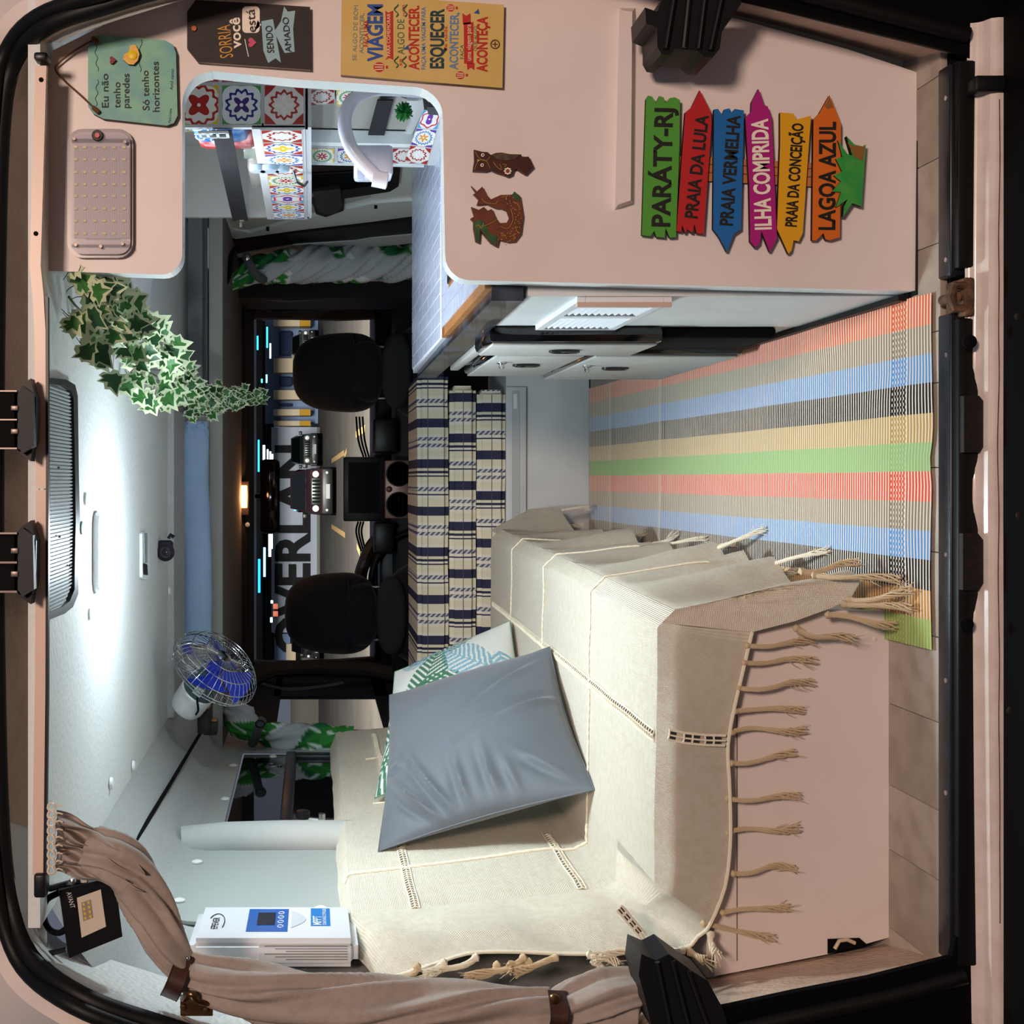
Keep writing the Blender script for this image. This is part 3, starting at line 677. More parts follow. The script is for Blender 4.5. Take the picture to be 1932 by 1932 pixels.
MB().prism(rq([(768,190),(776,230),(752,280),(765,280),(800,205),(795,170)],.82),(.02,0,0)).build('end_board',SW,rk)
ST=[P(764,303,3.12),P(800,207,2.74),P(838,207,2.70),P(808,312,3.10)]
MB().hexa(ST,[p-Vector((0,0,.02)) for p in ST]).build('sill_board',SW,rk)
for j in range(3):
    t0,t1=j/3,(j+1)/3; a=ST[0].lerp(ST[1],t0);b=ST[0].lerp(ST[1],t1);c=ST[3].lerp(ST[2],t1);d=ST[3].lerp(ST[2],t0)
    tile([a,b,c,d],AZ[[2,3,6][j]],rk,(0,-.3,1),.002)
MB().prism(rq([(712,190),(742,190),(720,274),(690,272)],.815),(.003,0,0)).build('strap',ELA,rk)
MB().lathe(PX(702,274,.80),(-1,0,0),[(.008,0),(.008,.02),(.003,.022)],10).build('strap_screw',CHROME,rk)
# green scouring sponge
gs=MB(); c=PX(762,211,.79); GRN=M('scourer_green','0f7a2d',.6)
for k in range(90):
    th=random.random()*2*PI; ph=math.acos(2*random.random()-1); d=Vector((math.sin(ph)*math.cos(th),math.sin(ph)*math.sin(th),math.cos(ph)))
    gs.tube([c+d*.006,c+d*(.018+.004*random.random())],[.003,.0016],5)
o=gs.build('scourer',GRN); tag(o,'bright green scouring pad tucked behind the rack strap','sponge')
# ================================================================ water tap with filter head
fc = thing('tap','tall white curved tap with a boxy filter head above the sink','tap',P(838,168,2.62))
D_=2.62
pts=[P(850,172,D_),P(800,172,D_),P(740,168,D_),P(700,170,D_),P(668,186,D_),P(652,215,D_),P(651,245,D_),P(662,278,D_),P(682,305,D_),P(712,336,D_)]
WP=M('white_plastic','dfe1ee',.22,coat=.3)
MB().tube(smoothpath(pts,5),[.0145+.0000*i for i in range(46)],14).build('spout',WP,fc)
MB().lathe(P(850,172,D_),(0,0,1),[(.022,-.03),(.022,.045),(.016,.05)],16).build('spout_base',WP,fc)
MB().box(P(669,272,D_+.03),P(738,345,D_+.10),bev=.008).build('filter_head',WP,fc)
MB().lathe(P(712,338,D_),P(735,340,D_)-P(705,335,D_),[(.017,-.01),(.018,.02),(.012,.022)],14).build('spout_tip',WP,fc)
MB().box(P(674,322,D_+.026),P(688,340,D_+.032),bev=.001).build('filter_label',M('pale_blue','b9cbe6',.4),fc)
# grey brush head on the sill
o=MB().hexa(pl([(805,202),(832,204),(832,218),(808,216)],2.66),pl([(805,202),(832,204),(832,218),(808,216)],2.70)).build('scraper',M('grey_plastic','8e9398',.4)); tag(o,'small grey scraper lying on the tiled sill beside the tap','scraper')
# ================================================================ round-cornered clear LED light
ll = thing('exterior_lamp','clear ribbed rectangular LED lamp with rounded ends above the hatch, unlit','lamp',P(190,365,2.16))
def rr_px(a0,b0,a1,b1,r,n=5):
    o=[]
    for ca,cb,an in ((a1-r,b1-r,0),(a0+r,b1-r,90),(a0+r,b0+r,180),(a1-r,b0+r,270)):
        for k in range(n+1):
            t=math.radians(an+90*k/n); o.append((ca+r*math.cos(t),cb+r*math.sin(t)))
    return o
LB=M('lamp_base','aaa2ab',.3,coat=.6); 
MB().prism(pl(rr_px(127,243,251,486,28),2.158),(0,.012,0)).build('lamp_rim',M('lamp_rim','a39a9c',.25,coat=.8),ll)
MB().prism(pl(rr_px(133,249,246,480,24),2.152),(0,.008,0)).build('reflector',LB,ll)
LED=M('led_chip','efe08a',.4); BLKS=M('tiny_black','332f2c',.5)
l0=None
for px in (143,160,179,197,215,234):
    for py in (278,301,325,348,370,394,417,441):
        if l0 is None:
            mb=MB(); mb.box(P(px-3.5,py-2.5,2.149),P(px+3.5,py+2.5,2.152)); l0=mb.build('led',LED,ll); c0=P(px,py,2.15)
        else: copyo(l0,ll,delta=P(px,py,2.15)-c0)
rb = bpy.data.materials.new('ribbed_lens'); rb.use_nodes=True; nt=rb.node_tree; nt.nodes.clear()
o1=nt.nodes.new('ShaderNodeOutputMaterial'); tr_=nt.nodes.new('ShaderNodeBsdfTransparent'); gl_=nt.nodes.new('ShaderNodeBsdfPrincipled'); mx_=nt.nodes.new('ShaderNodeMixShader')
gl_.inputs['Base Color'].default_value=(.78,.74,.80,1); gl_.inputs['Roughness'].default_value=.12; mx_.inputs[0].default_value=.22
nt.links.new(tr_.outputs[0],mx_.inputs[1]); nt.links.new(gl_.outputs[0],mx_.inputs[2]); nt.links.new(mx_.outputs[0],o1.inputs[0])
mb=MB()
for k in range(24):
    px=138+k*4.5; e=0 if 4<k<20 else 6
    mb.tube([P(px,274+e*.3,2.144),P(px,450-e*.3,2.144)],.0021,6)
o=mb.build('lens_ribs',rb,ll); o['kind']='stuff'
MB().prism(pl(rr_px(134,252,245,276,16),2.146),(0,.005,0)).build('end_cover',rb,ll)
MB().prism(pl(rr_px(134,448,245,478,18),2.146),(0,.005,0)).build('end_cover',rb,ll)
MB().disc(P(184,256,2.145),(0,-1,0),.0095,.004,16).build('button_ring',M('button_ring','1c1412',.5),ll)
MB().disc(P(184,256,2.141),(0,-1,0),.0045,.004,14).build('button',M('button_red','c5564a',.4),ll)
for a,b in ((140,262),(236,268),(143,462),(231,460),(190,465)): MB().disc(P(a,b,2.144),(0,-1,0),.0032,.002,10).build('screw',M('worn_metal','7a6f69',.4,metal=.7),ll)
# ================================================================ signs on the board
def T(body,a,b,h,mat,parent,D=2.1615,bold=0,ext=.0004):
    return text(body,P(a[0],a[1],D),P(b[0],b[1],D),h*D/F,mat,parent,ext=ext,bold=bold)
INK=M('ink_black','15130f',.6); IVORY=M('ink_ivory','eee4d4',.6)
# --- turquoise plaque
s1=thing('wall_plaque','turquoise painted wooden plaque with a yellow bird, hung by brown twine above the ribbed lamp','sign',P(335,150,2.165))
o1_=[(166,200),(166,88),(176,68),(190,65),(312,76),(326,84),(332,100),(335,218),(328,232),(314,237),(195,224),(176,214)]
MB().prism(pl(o1_,2.157),(0,.012,0),0,side=1).build('board',[M('turquoise_paint','7fb59c',.5,var=(28,'5d9aa5',.8)),M('dark_wood_edge','2c2017',.6)],s1)
TW=M('twine','6b4429',.9,bump=('noise',400,.6,.002))
MB().tube(smoothpath([P(178,74,2.154),P(140,96,2.158),P(112,118,2.160),P(104,130,2.160),P(118,149,2.160),P(150,178,2.157),P(178,204,2.154)],4),.0016,6).build('twine',TW,s1)
for a,b in ((180,76),(181,207)): MB().tube([P(a-5,b-4,2.152),P(a,b,2.150),P(a+5,b+5,2.152)],.004,7).build('twine_knot',TW,s1)
for q in ([(205,203),(204,139),'Eu não'],[(227,204),(227,155),'tenho'],[(244,204),(244,139),'paredes'],[(282,208),(280,133),'Só tenho'],[(301,211),(299,116),'horizontes']):
    T(q[2],q[0],q[1],13,INK,s1,D=2.1565,bold=.008)
T('Maria Cristina',(322,232),(324,205),5,M('ink_blue','23407a',.6),s1,D=2.1565); T('Amil canto',(326,170),(328,130),6,M('ink_blue','23407a',.6),s1,D=2.1565)
def heart(cx,cy,s,D,rot=0):
    o=[]
    for k in range(20):
        t=2*PI*k/20; x=16*math.sin(t)**3; y=13*math.cos(t)-5*math.cos(2*t)-2*math.cos(3*t)-math.cos(4*t)
        o.append((cx-y*s/16,cy-x*s/16))
    return pl(o,D)
MB().prism(heart(212,113,7,2.150),(0,.006,0)).build('heart',M('dark_red','7c1519',.5),s1)
bird=[(232,112),(234,102),(243,98),(246,86),(254,84),(260,92),(263,102),(260,114),(252,122),(242,121)]
MB().prism(pl(bird,2.149),(0,.006,0),0,side=1).build('bird',[M('bird_yellow','e2a845',.45,var=(60,'e7cf4a',.6)),M('dark_wood_edge','2c2017',.6)],s1)
MB().disc(P(250,104,2.149),(0,-1,0),.008,.002,12).build('bird_wing',M('bird_wing','e8c822',.4),s1)
for a,b in (((180,84),(184,134)),((184,150),(181,200)),((266,74),(264,136))):
    pts=[P(a[0]+(b[0]-a[0])*t/14+2.2*math.sin(t*1.1),a[1]+(b[1]-a[1])*t/14,2.1562) for t in range(15)]
    MB().tube(pts,.0005,5).build('scroll',INK,s1)
# --- black tag
s2=thing('wall_plaque','black tag-shaped wooden sign with gold, white and pale blue lettering','sign',P(586,60,2.165))
MB().prism(pl([(353,91),(353,22),(369,0),(480,6),(585,13),(586,132),(374,117)],2.158),(0,.010,0),0,side=1).build('board',[M('chalk_black','241c1b',.6),M('brown_edge','6b4a2c',.6)],s2)
MB().disc(P(366,54,2.157),(0,-1,0),.005,.002,12).build('copper_nail',M('copper','b06a48',.3,metal=1),s2)
GOLD=M('ink_gold','c08a35',.4,metal=.2); LBL=M('ribbon_blue','8fb3bd',.5)
T('SORRIA',(440,108),(434,46),25,GOLD,s2,D=2.1575); T('você',(455,91),(452,33),20,IVORY,s2,D=2.1575,bold=.02)
MB().prism(pl(rr_px(457,12,490,62,8),2.157),(0,.001,0)).build('bubble',IVORY,s2)
MB().prism(pl([(481,58),(493,47),(486,38)],2.157),(0,.001,0)).build('bubble',IVORY,s2)
T('está',(483,60),(480,17),17,M('chalk_black','241c1b',.6),s2,D=2.1555)
MB().prism(heart(475,80,9,2.156),(0,.002,0)).build('heart',M('pink_paint','c5476b',.5),s2)
MB().tube(pl([(462,74),(464,84),(469,107)],2.157),.0009,5).build('arrow',IVORY,s2)
MB().prism(pl([(493,40),(515,36),(530,118),(520,110),(506,119),(497,96)],2.157),(0,.001,0)).build('ribbon',LBL,s2)
MB().prism(pl([(536,12),(543,22),(557,20),(553,55),(556,98),(537,100),(517,60),(530,40)],2.1572),(0,.001,0)).build('ribbon',LBL,s2)
T('SENDO',(517,99),(513,48),13,M('chalk_black','241c1b',.6),s2,D=2.1555); T('AMADO',(550,98),(544,32),12,M('chalk_black','241c1b',.6),s2,D=2.1555)
# --- yellow travel sign
s3=thing('wall_plaque','mustard yellow wooden sign crowded with red, blue and green travel lettering','sign',P(950,80,2.165))
MB().prism(pl([(645,-12),(951,9),(948,166),(643,141)],2.158),(0,.010,0),0,side=1).build('board',[M('mustard','cfae62',.5,var=(14,'d8bd7d',.6)),M('brown_edge','6b4a2c',.6)],s3)
z2=lambda x,y:(600+x*.3313,y*.3313)
RED=M('ink_red','b8261b',.5); BLU=M('ink_royal','24509a',.5); BL2=M('ink_sky','5b86b4',.5); GRE=M('ink_green','3f6b45',.5); TEA=M('ink_teal','123b42',.5); ORA=M('ink_orange','c8502a',.5); CRM=M('ink_cream','f0dfb4',.5); GRY=M('ink_grey','7d8a80',.5)
D3=2.1575
for body,a,b,h,m_,bo in (('SE ALGO DE BOM',(218,345),(228,30),24,GRY,0),('ACONTECER,',(258,305),(262,75),24,GRY,.01),('FAÇA UMA',(285,265),(287,115),26,RED,.02),('VIAGEM',(366,350),(366,25),84,BLU,.03),
    ('se',(478,375),(478,335),22,ORA,.01),('ALGO DE',(492,310),(490,110),40,GRE,0),('ruim',(500,90),(495,28),24,ORA,.01),('ACONTECER.',(574,398),(574,32),58,RED,.025),('FAÇA UMA VIAGEM PARA',(612,395),(612,40),24,BL2,.01),
    ('ESQUECER',(714,390),(716,50),76,TEA,.03),('se nada',(735,288),(735,150),20,ORA,.01),('ACONTECER,',(795,396),(800,72),48,BL2,.02),('FAÇA',(830,335),(828,255),20,GRE,0),('QUE ALGO',(905,290),(905,150),18,GRE,0),('ACONTEÇA',(962,410),(964,95),58,RED,.035)):
    T(body,z2(*a),z2(*b),h*.3313,m_,s3,D=D3,bold=bo)
for q in ([(383,340),(395,325),(383,60),(400,72),(428,60),(428,340),(406,330)],[(832,362),(830,130),(885,125),(885,362)],[(850,398),(848,360),(892,360),(890,398),(870,385)],[(825,140),(822,75),(845,90),(868,75),(870,135)]):
    MB().prism(pl([z2(*p) for p in q],2.1573),(0,.0006,0)).build('banner',RED,s3)
T('PARA COMEMORAR',z2(412,320),z2(412,78),20*.3313,CRM,s3,D=2.1565); T('uma viagem para',z2(872,345),z2(870,140),28*.3313,CRM,s3,D=2.1565)
for (a,b,r) in ((350,382,30),(812,428,24),(757,45,22)):
    c=z2(a,b); r*=.3313
    MB().prism(pl([(c[0]+r*math.cos(t*PI/8)*(1.15 if math.cos(t*PI/8)<0 else .9),c[1]+r*math.sin(t*PI/8)*.95) for t in range(16)],2.1573),(0,.0006,0)).build('balloon',RED,s3)
    for k in (-.5,0,.5): MB().prism(pl([(c[0]-r*.9,c[1]+r*k-r*.08),(c[0]+r*.7,c[1]+r*k*.8-r*.08),(c[0]+r*.7,c[1]+r*k*.8+r*.08),(c[0]-r*.9,c[1]+r*k+r*.08)],2.1566),(0,.0004,0)).build('balloon_stripe',CRM,s3)
    MB().box(P(c[0]+r*1.2,c[1]-2.5,2.157),P(c[0]+r*1.2+4,c[1]+2.5,2.1575)).build('balloon_basket',RED,s3)
c=z2(1008,252); pts=[P(c[0]+8*math.cos(t*PI/10),c[1]+8*math.sin(t*PI/10),2.157) for t in range(20)]
MB().tube(pts,.0011,6,closed=True).build('compass',M('brown_edge','6b4a2c',.6),s3); MB().box(P(c[0]-1,c[1]-5,2.1567),P(c[0]+1,c[1]+5,2.1573)).build('compass_needle',M('brown_edge','6b4a2c',.6),s3); MB().box(P(c[0]-5,c[1]-1,2.1567),P(c[0]+5,c[1]+1,2.1573)).build('compass_needle',M('brown_edge','6b4a2c',.6),s3)
def scroll(a,b,name='scroll',m_=GRE):
    pts=[]; A=z2(*a);B=z2(*b)
    for t in range(17): pts.append(P(A[0]+(B[0]-A[0])*t/16+3.5*math.sin(t*.5),A[1]+(B[1]-A[1])*t/16,2.157))
    MB().tube(pts,.0011,5).build(name,m_,s3)
scroll((445,95),(445,25)); scroll((495,95),(495,25)); scroll((445,385),(445,320)); scroll((490,385),(490,320))
for p in ((505,270),(905,65)):
    c=z2(*p); MB().prism(pl([(c[0]-6,c[1]+3),(c[0]+3,c[1]-5),(c[0]+5,c[1]+5)],2.1573),(0,.0006,0)).build('paper_plane',BLU,s3)
# --- beach signpost
s4=thing('signpost_plaque','painted wooden signpost of six coloured beach boards with green grass at its foot','sign',P(1640,320,2.165))
z3=lambda x,y:(1180+x*.3892,y*.3892)
EDG=M('burnt_edge','241608',.7)
MB().prism(pl([z3(*p) for p in ((250,755),(910,790),(912,905),(250,870))],2.162),(0,.006,0),0,side=1).build('post',[M('post_orange','c07a4a',.6,bump=('noise',60,.2,.001),var=(20,'a45f38',.6)),EDG],s4)
for k in (790,830): MB().tube([P(*z3(260,k),2.1615),P(*z3(900,k+28),2.1615)],.0009,5).build('grain_line',M('brown_edge','6b4a2c',.6),s4)
boards=[('4f9a35',[(100,480),(110,463),(130,468),(148,500),(165,465),(185,472),(195,500),(215,475),(240,472),(265,485),(262,700),(245,1150),(215,1152),(195,1105),(190,1152),(150,1148),(140,1120),(120,1145),(80,1140),(90,800)],'PARÁTY-RJ',(213,1100),(228,525),86,INK),
('b51f24',[(360,437),(415,545),(418,600),(380,1135),(345,1130),(335,1085),(325,1130),(300,1110),(290,1130),(275,1090),(270,1125),(248,1120),(290,545),(320,520)],'PRAIA DA LULA',(347,1060),(402,560),60,INK),
('1666ac',[(430,530),(450,528),(470,560),(480,530),(505,525),(515,545),(530,528),(575,535),(560,1110),(525,1135),(492,1220),(455,1150),(425,1110)],'PRAIA VERMELHA',(518,1095),(556,560),62,INK),
('a81778',[(645,430),(672,510),(690,515),(708,570),(735,1155),(700,1220),(660,1120),(650,1180),(630,1200),(605,1170),(600,900),(582,570),(610,540),(612,495)],'ILHA COMPRIDA',(706,1112),(688,575),78,IVORY),
('dda217',[(750,545),(815,550),(830,580),(900,560),(890,690),(860,1130),(840,1170),(815,1165),(805,1215),(790,1230),(735,1110),(750,700)],'PRAIA DA CONCEIÇÃO',(828,1100),(862,600),54,INK),
('d46a1d',[(990,462),(1045,600),(1040,1150),(990,1165),(970,1160),(960,1130),(925,1165),(905,1165),(912,580),(940,550)],'LAGOA AZUL',(1014,1115),(1018,590),78,INK)]
nm=('green','red','blue','magenta','yellow','orange')
for i,(c_,pts,body,a,b,h,mm) in enumerate(boards):
    o=MB().prism(pl([z3(*p) for p in pts],2.154),(0,.008,0),0,side=1).build('sign_board',[M('board_'+nm[i],c_,.5,var=(50,c_,0)),EDG],s4); o['label']=nm[i]+' board with jagged ends'
    T(body,z3(*a),z3(*b),h*.3892,mm,o,D=2.1535,bold=.03)
gp=[(1165,700),(1145,1000),(1100,985),(1055,1050),(1060,1000),(1078,965),(1020,1005),(1045,930),(1000,930),(1045,880),(1010,850),(1050,830),(1020,770),(1052,760),(1030,680),(1075,745),(1100,755),(1072,660),(1110,700),(1150,710)]
MB().prism(pl([z3(*p) for p in gp],2.150),(0,.010,0),0,side=1).build('grass',[M('grass_green','2f9440',.5,var=(40,'56a53f',.7)),EDG],s4)
MB().prism(pl([z3(*p) for p in ((1078,690),(1100,705),(1162,712),(1150,780),(1110,760))],2.149),(0,.002,0)).build('bare_wood',M('bare_wood','8a5f2c',.6),s4)
MB().prism(pl([z3(*p) for p in ((990,470),(1010,520),(980,528),(965,515))],2.1535),(0,.001,0)).build('bare_wood',M('bare_wood','8a5f2c',.6),s4)
# --- owl
z5=lambda x,y:(760+x*.15528,120+y*.15528)
BR=M('carved_brown','3a150b',.45,var=(60,'5a2412',.5)); ow=thing('owl_ornament','small dark brown carved wooden owl with a white flower','ornament',P(1005,305,2.165))
op=[(865,1045),(960,1070),(1030,1075),(1070,1110),(1130,1085),(1200,1080),(1300,1100),(1440,1103),(1445,1132),(1530,1130),(1590,1255),(1495,1350),(1375,1275),(1345,1300),(1330,1350),(1280,1375),(1235,1355),(1150,1330),(1060,1290),(1000,1310),(850,1303),(870,1180)]
MB().prism(pl([z5(*p) for p in op],2.160),(0,.008,0)).build('body',BR,ow)
MB().prism(pl([z5(*p) for p in ((1075,1108),(1200,1085),(1300,1105),(1430,1110),(1360,1160),(1260,1178),(1150,1160))],2.1585),(0,.002,0)).build('wing',M('carved_grey','3b2c22',.5,var=(90,'7a6a4a',.5)),ow)
for p in ((970,1113),(963,1235)):
    c=P(*z5(*p),2.159); MB().lathe(c,(0,-1,0),[(.0029,0),(.0029,.0012),(.001,.0014)],14).build('eye',IVORY,ow); MB().lathe(c+Vector((0,-.001,0)),(0,-1,0),[(.0014,0),(.0014,.0012),(.0002,.0014)],10).build('pupil',INK,ow)
fc0=z5(1275,1305)
for k in range(8):
    a=k*PI/4; cx=fc0[0]+5.2*math.cos(a); cy=fc0[1]+5.2*math.sin(a)
    MB().prism(pl([(cx+2.6*math.cos(t*PI/4+a)*1.0*(1 if True else 1)*math.cos(0)*.9+0, cy+1.6*math.sin(t*PI/4+a)) for t in range(8)],2.1585),(0,.001,0)).build('petal',IVORY,ow)
MB().disc(P(fc0[0],fc0[1],2.1585),(0,-1,0),.0022,.001,10).build('flower_centre',RED,ow)
GLN=M('gold_line','b59a48',.5)
for pp in ([(880,1070),(930,1150),(1010,1180),(1060,1130)],[(870,1290),(920,1180),(1010,1180),(1060,1270)],[(1100,1190),(1140,1250),(1200,1290),(1180,1220)],[(1210,1220),(1260,1230),(1230,1260)]):
    MB().tube(smoothpath(pl([z5(*p) for p in pp],2.1597),4),.0004,4).build('gold_line',GLN,ow)
MB().prism(pl([z5(*p) for p in ((905,1160),(940,1175),(905,1195))],2.159),(0,.001,0)).build('beak',M('gold_line','b59a48',.5),ow)
# --- dragon
z6=lambda x,y:(600+x*.3313,y*.3313)
dg=thing('dragon_ornament','carved brown wooden dragon with spiked tail and green head, under the owl','ornament',P(985,410,2.165))
outer=[(873,1058),(905,1090),(935,1062),(960,1110),(985,1135),(1040,1110),(1105,1108),(1118,1090),(1150,1115),(1168,1230),(1155,1330),(1120,1375),(1080,1378),(1030,1365),(1020,1405),(985,1385),(950,1345),(925,1310),(918,1384),(898,1375),(885,1300),(885,1262),(868,1245),(890,1232),(873,1178),(915,1195),(945,1178),(965,1200),(990,1190),(1000,1215),(1015,1245),(1035,1270),(1075,1268),(1090,1240),(1075,1200),(1040,1185),(1015,1185),(960,1160),(905,1165),(915,1135),(885,1105),(900,1100)]
DR=M('dragon_brown','5a2710',.5,var=(60,'7d3c1a',.6))
MB().prism(pl([z6(*p) for p in outer],2.160),(0,.008,0)).build('body',DR,dg)
MB().prism(pl([z6(*p) for p in ((885,1275),(905,1250),(940,1255),(960,1290),(975,1330),(1020,1345),(1015,1400),(985,1380),(950,1335),(922,1300),(918,1375),(900,1370))],2.1585),(0,.002,0)).build('head',M('dragon_green','1f4a26',.5,var=(80,'4f6d2f',.5)),dg)
MB().prism(pl([z6(*p) for p in ((1105,1108),(1118,1090),(1148,1115),(1150,1145),(1120,1135))],2.1585),(0,.002,0)).build('foot',M('dragon_green','1f4a26',.5),dg)
for k in range(46):
    t=k/46; a=-1.5+t*3.6; rr=78+18*math.sin(k*2.4); c=z6(1065+rr*math.cos(a)*.95,1245+rr*1.45*math.sin(a))
    if not(878<c[0]<986): continue
    MB().disc(P(c[0],c[1],2.160),(0,-1,0),.0009,.0006,6).build('gold_dot',GLN,dg)
for pp in ([(930,1130),(960,1155),(1010,1160),(1025,1145)],[(1040,1290),(1085,1300),(1110,1250),(1100,1190)],[(1060,1320),(1045,1340),(1070,1345)],[(1095,1350),(1110,1340),(1125,1360)],[(1140,1290),(1130,1310),(1150,1330)],[(895,1290),(915,1280),(930,1300),(945,1270)],[(1020,1250),(980,1275),(930,1290)],[(1045,1125),(1070,1120),(1075,1140)],[(1110,1150),(1135,1160),(1150,1185)]):
    MB().tube(smoothpath(pl([z6(*p) for p in pp],2.158),4),.0005,4).build('gold_line',GLN,dg)
# ================================================================ rug
STRIPES=['d9683f','8a7f6b','5b93c9','15151a','b89a58','94b878','d9583f','8a7f6b','5b93c9','15151a','c08a3c','9db467']
def rugmat():
    m=bpy.data.materials.new('striped_cotton'); m.use_nodes=True; nt=m.node_tree; N=nt.nodes; L=nt.links; b=N['Principled BSDF']; b.inputs['Roughness'].default_value=.95
    tc=N.new('ShaderNodeTexCoord'); sx=N.new('ShaderNodeSeparateXYZ'); L.new(tc.outputs['UV'],sx.inputs[0])
    r=N.new('ShaderNodeValToRGB'); cr=r.color_ramp; cr.interpolation='CONSTANT'
    while len(cr.elements)<12: cr.elements.new(.5)
    for i,e in enumerate(cr.elements): e.position=i/12
    for i,e in enumerate(cr.elements): e.color=rgb(STRIPES[i])
    L.new(sx.outputs[0],r.inputs['Fac'])
    r2=N.new('ShaderNodeValToRGB'); c2=r2.color_ramp; c2.interpolation='CONSTANT'
    while len(c2.elements)<12: c2.elements.new(.5)
    light={5:'b4cb9b',11:'b7cc7d'}
    for i,e in enumerate(c2.elements): e.position=i/12
    for i,e in enumerate(c2.elements): e.color=rgb(light.get(i,'e6dccb'))
    L.new(sx.outputs[0],r2.inputs['Fac'])
    def mt(op,a,b2): 
        n=N.new('ShaderNodeMath'); n.operation=op
        for i,v in enumerate((a,b2)):
            if isinstance(v,(int,float)): n.inputs[i].default_value=v
            else: L.new(v,n.inputs[i])
        return n.outputs[0]
    s=mt('SINE',mt('MULTIPLY',sx.outputs[1],2*PI*NR),0)
    # the chevron bands near the ends: rib phase alternates along the width
    band=mt('LESS_THAN',mt('ABSOLUTE',mt('SUBTRACT',sx.outputs[1],.045),0),.010)
    ph=mt('SINE',mt('MULTIPLY',sx.outputs[0],2*PI*60),0)
    s2=mt('MULTIPLY',s,mt('SIGN',ph,0))
    mixb=mt('ADD',mt('MULTIPLY',s,mt('SUBTRACT',1.0,band)),mt('MULTIPLY',s2,band))
    f=mt('GREATER_THAN',mixb,.52)
    mx=N.new('ShaderNodeMixRGB'); L.new(f,mx.inputs['Fac']); L.new(r.outputs[0],mx.inputs['Color1']); L.new(r2.outputs[0],mx.inputs['Color2'])
    L.new(mx.outputs[0],b.inputs['Base Color'])
    bp=N.new('ShaderNodeBump'); bp.inputs['Strength'].default_value=.7; bp.inputs['Distance'].default_value=.0015; L.new(s,bp.inputs['Height']); L.new(bp.outputs[0],b.inputs['Normal'])
    return m
NR=250
rc=[PZ(1112,733,.006),PZ(1112,1062,.006),PZ(1757,1226,.006),PZ(1760,552,.006)]
def rugf(u,v):
    # u across (orange side first), v from near end to far end
    a=rc[3].lerp(rc[2],u); b=rc[0].lerp(rc[1],u); p=a.lerp(b,v)
    edge=.004*math.sin(u*9+1)*(1-v)**8
    z=.0062+.0016*math.sin(2*PI*NR*v)+.003*max(0,noise.noise((u*3,v*9,2)))*(1+1.5*(1-v))+.004*math.exp(-((v-.62)/.01)**2)+.003*math.exp(-((v-.86)/.012)**2)
    p.y+=edge-.010*math.exp(-((u-.47)/.05)**2)*(1-v)**30*(-1); p.x+=.005*noise.noise((v*7,5,u))*(1 if u in(0,1) else .3)
    p.z=z; return p
rug=MB().grid(rugf,24,NR*5); o=rug.build('rug',rugmat()); tag(o,'long ribbed cotton rug striped orange, grey, blue, black, yellow and green on the floor','rug')
# ================================================================ sofa base
sb=thing('sofa_box','white painted plywood sofa box along the left wall with a dark slot near its foot','sofa',(-.55,.5,0))
BW=M('white_plywood','e2d6d0',.5,bump=('noise',40,.12,.001),var=(3,'d3c5be',.5))
fp=[(1345,1152),(1680,1152),(1680,1768),(1564,1800),(1348,1842)]
MB().prism(pl(fp,2.275),(0,.018,0)).build('front_panel',BW,sb)
MB().box((P(1345,1200,2.275).x,.20,.02),(P(1345,1200,2.275).x+.0,.2,.02)) if 0 else None
xa=P(1500,1160,2.275).x
MB().box((xa-.018,.20,.0),(xa,2.35,.32)).build('aisle_panel',BW,sb)
MB().box((-.90,.20,.30),(xa,2.35,.318)).build('deck_board',BW,sb)
MB().box((P(1392,1200,2.27).x*0-.86,.1735,P(1392,1200,2.27).z-.0006),(xa-.002,.1755,P(1392,1200,2.27).z+.0006)).build('panel_joint',M('joint_dark','6b5a52',.8),sb)
sp=[(1562,1765),(1640,1748),(1650,1770),(1566,1795)]
MB().prism(pl([(1562,1772),(1622,1770),(1636,1782),(1562,1800)],2.273),(0,.004,0)).build('slot',BLACKM,sb)
mb=MB(); c=P(1594,1790,2.265); mb.tube([c+Vector((.0,.0,.018)),c+Vector((.014,0,.010)),c+Vector((.016,0,-.004)),c+Vector((.010,0,-.018))],.0035,8); mb.build('finger_ring',M('brass_ring','cbb79a',.4),sb)
for px,py in ((1650,1206),):
    MB().disc(P(px,py,2.2745),(0,-1,0),.0045,.001,12).build('screw',BW,sb)

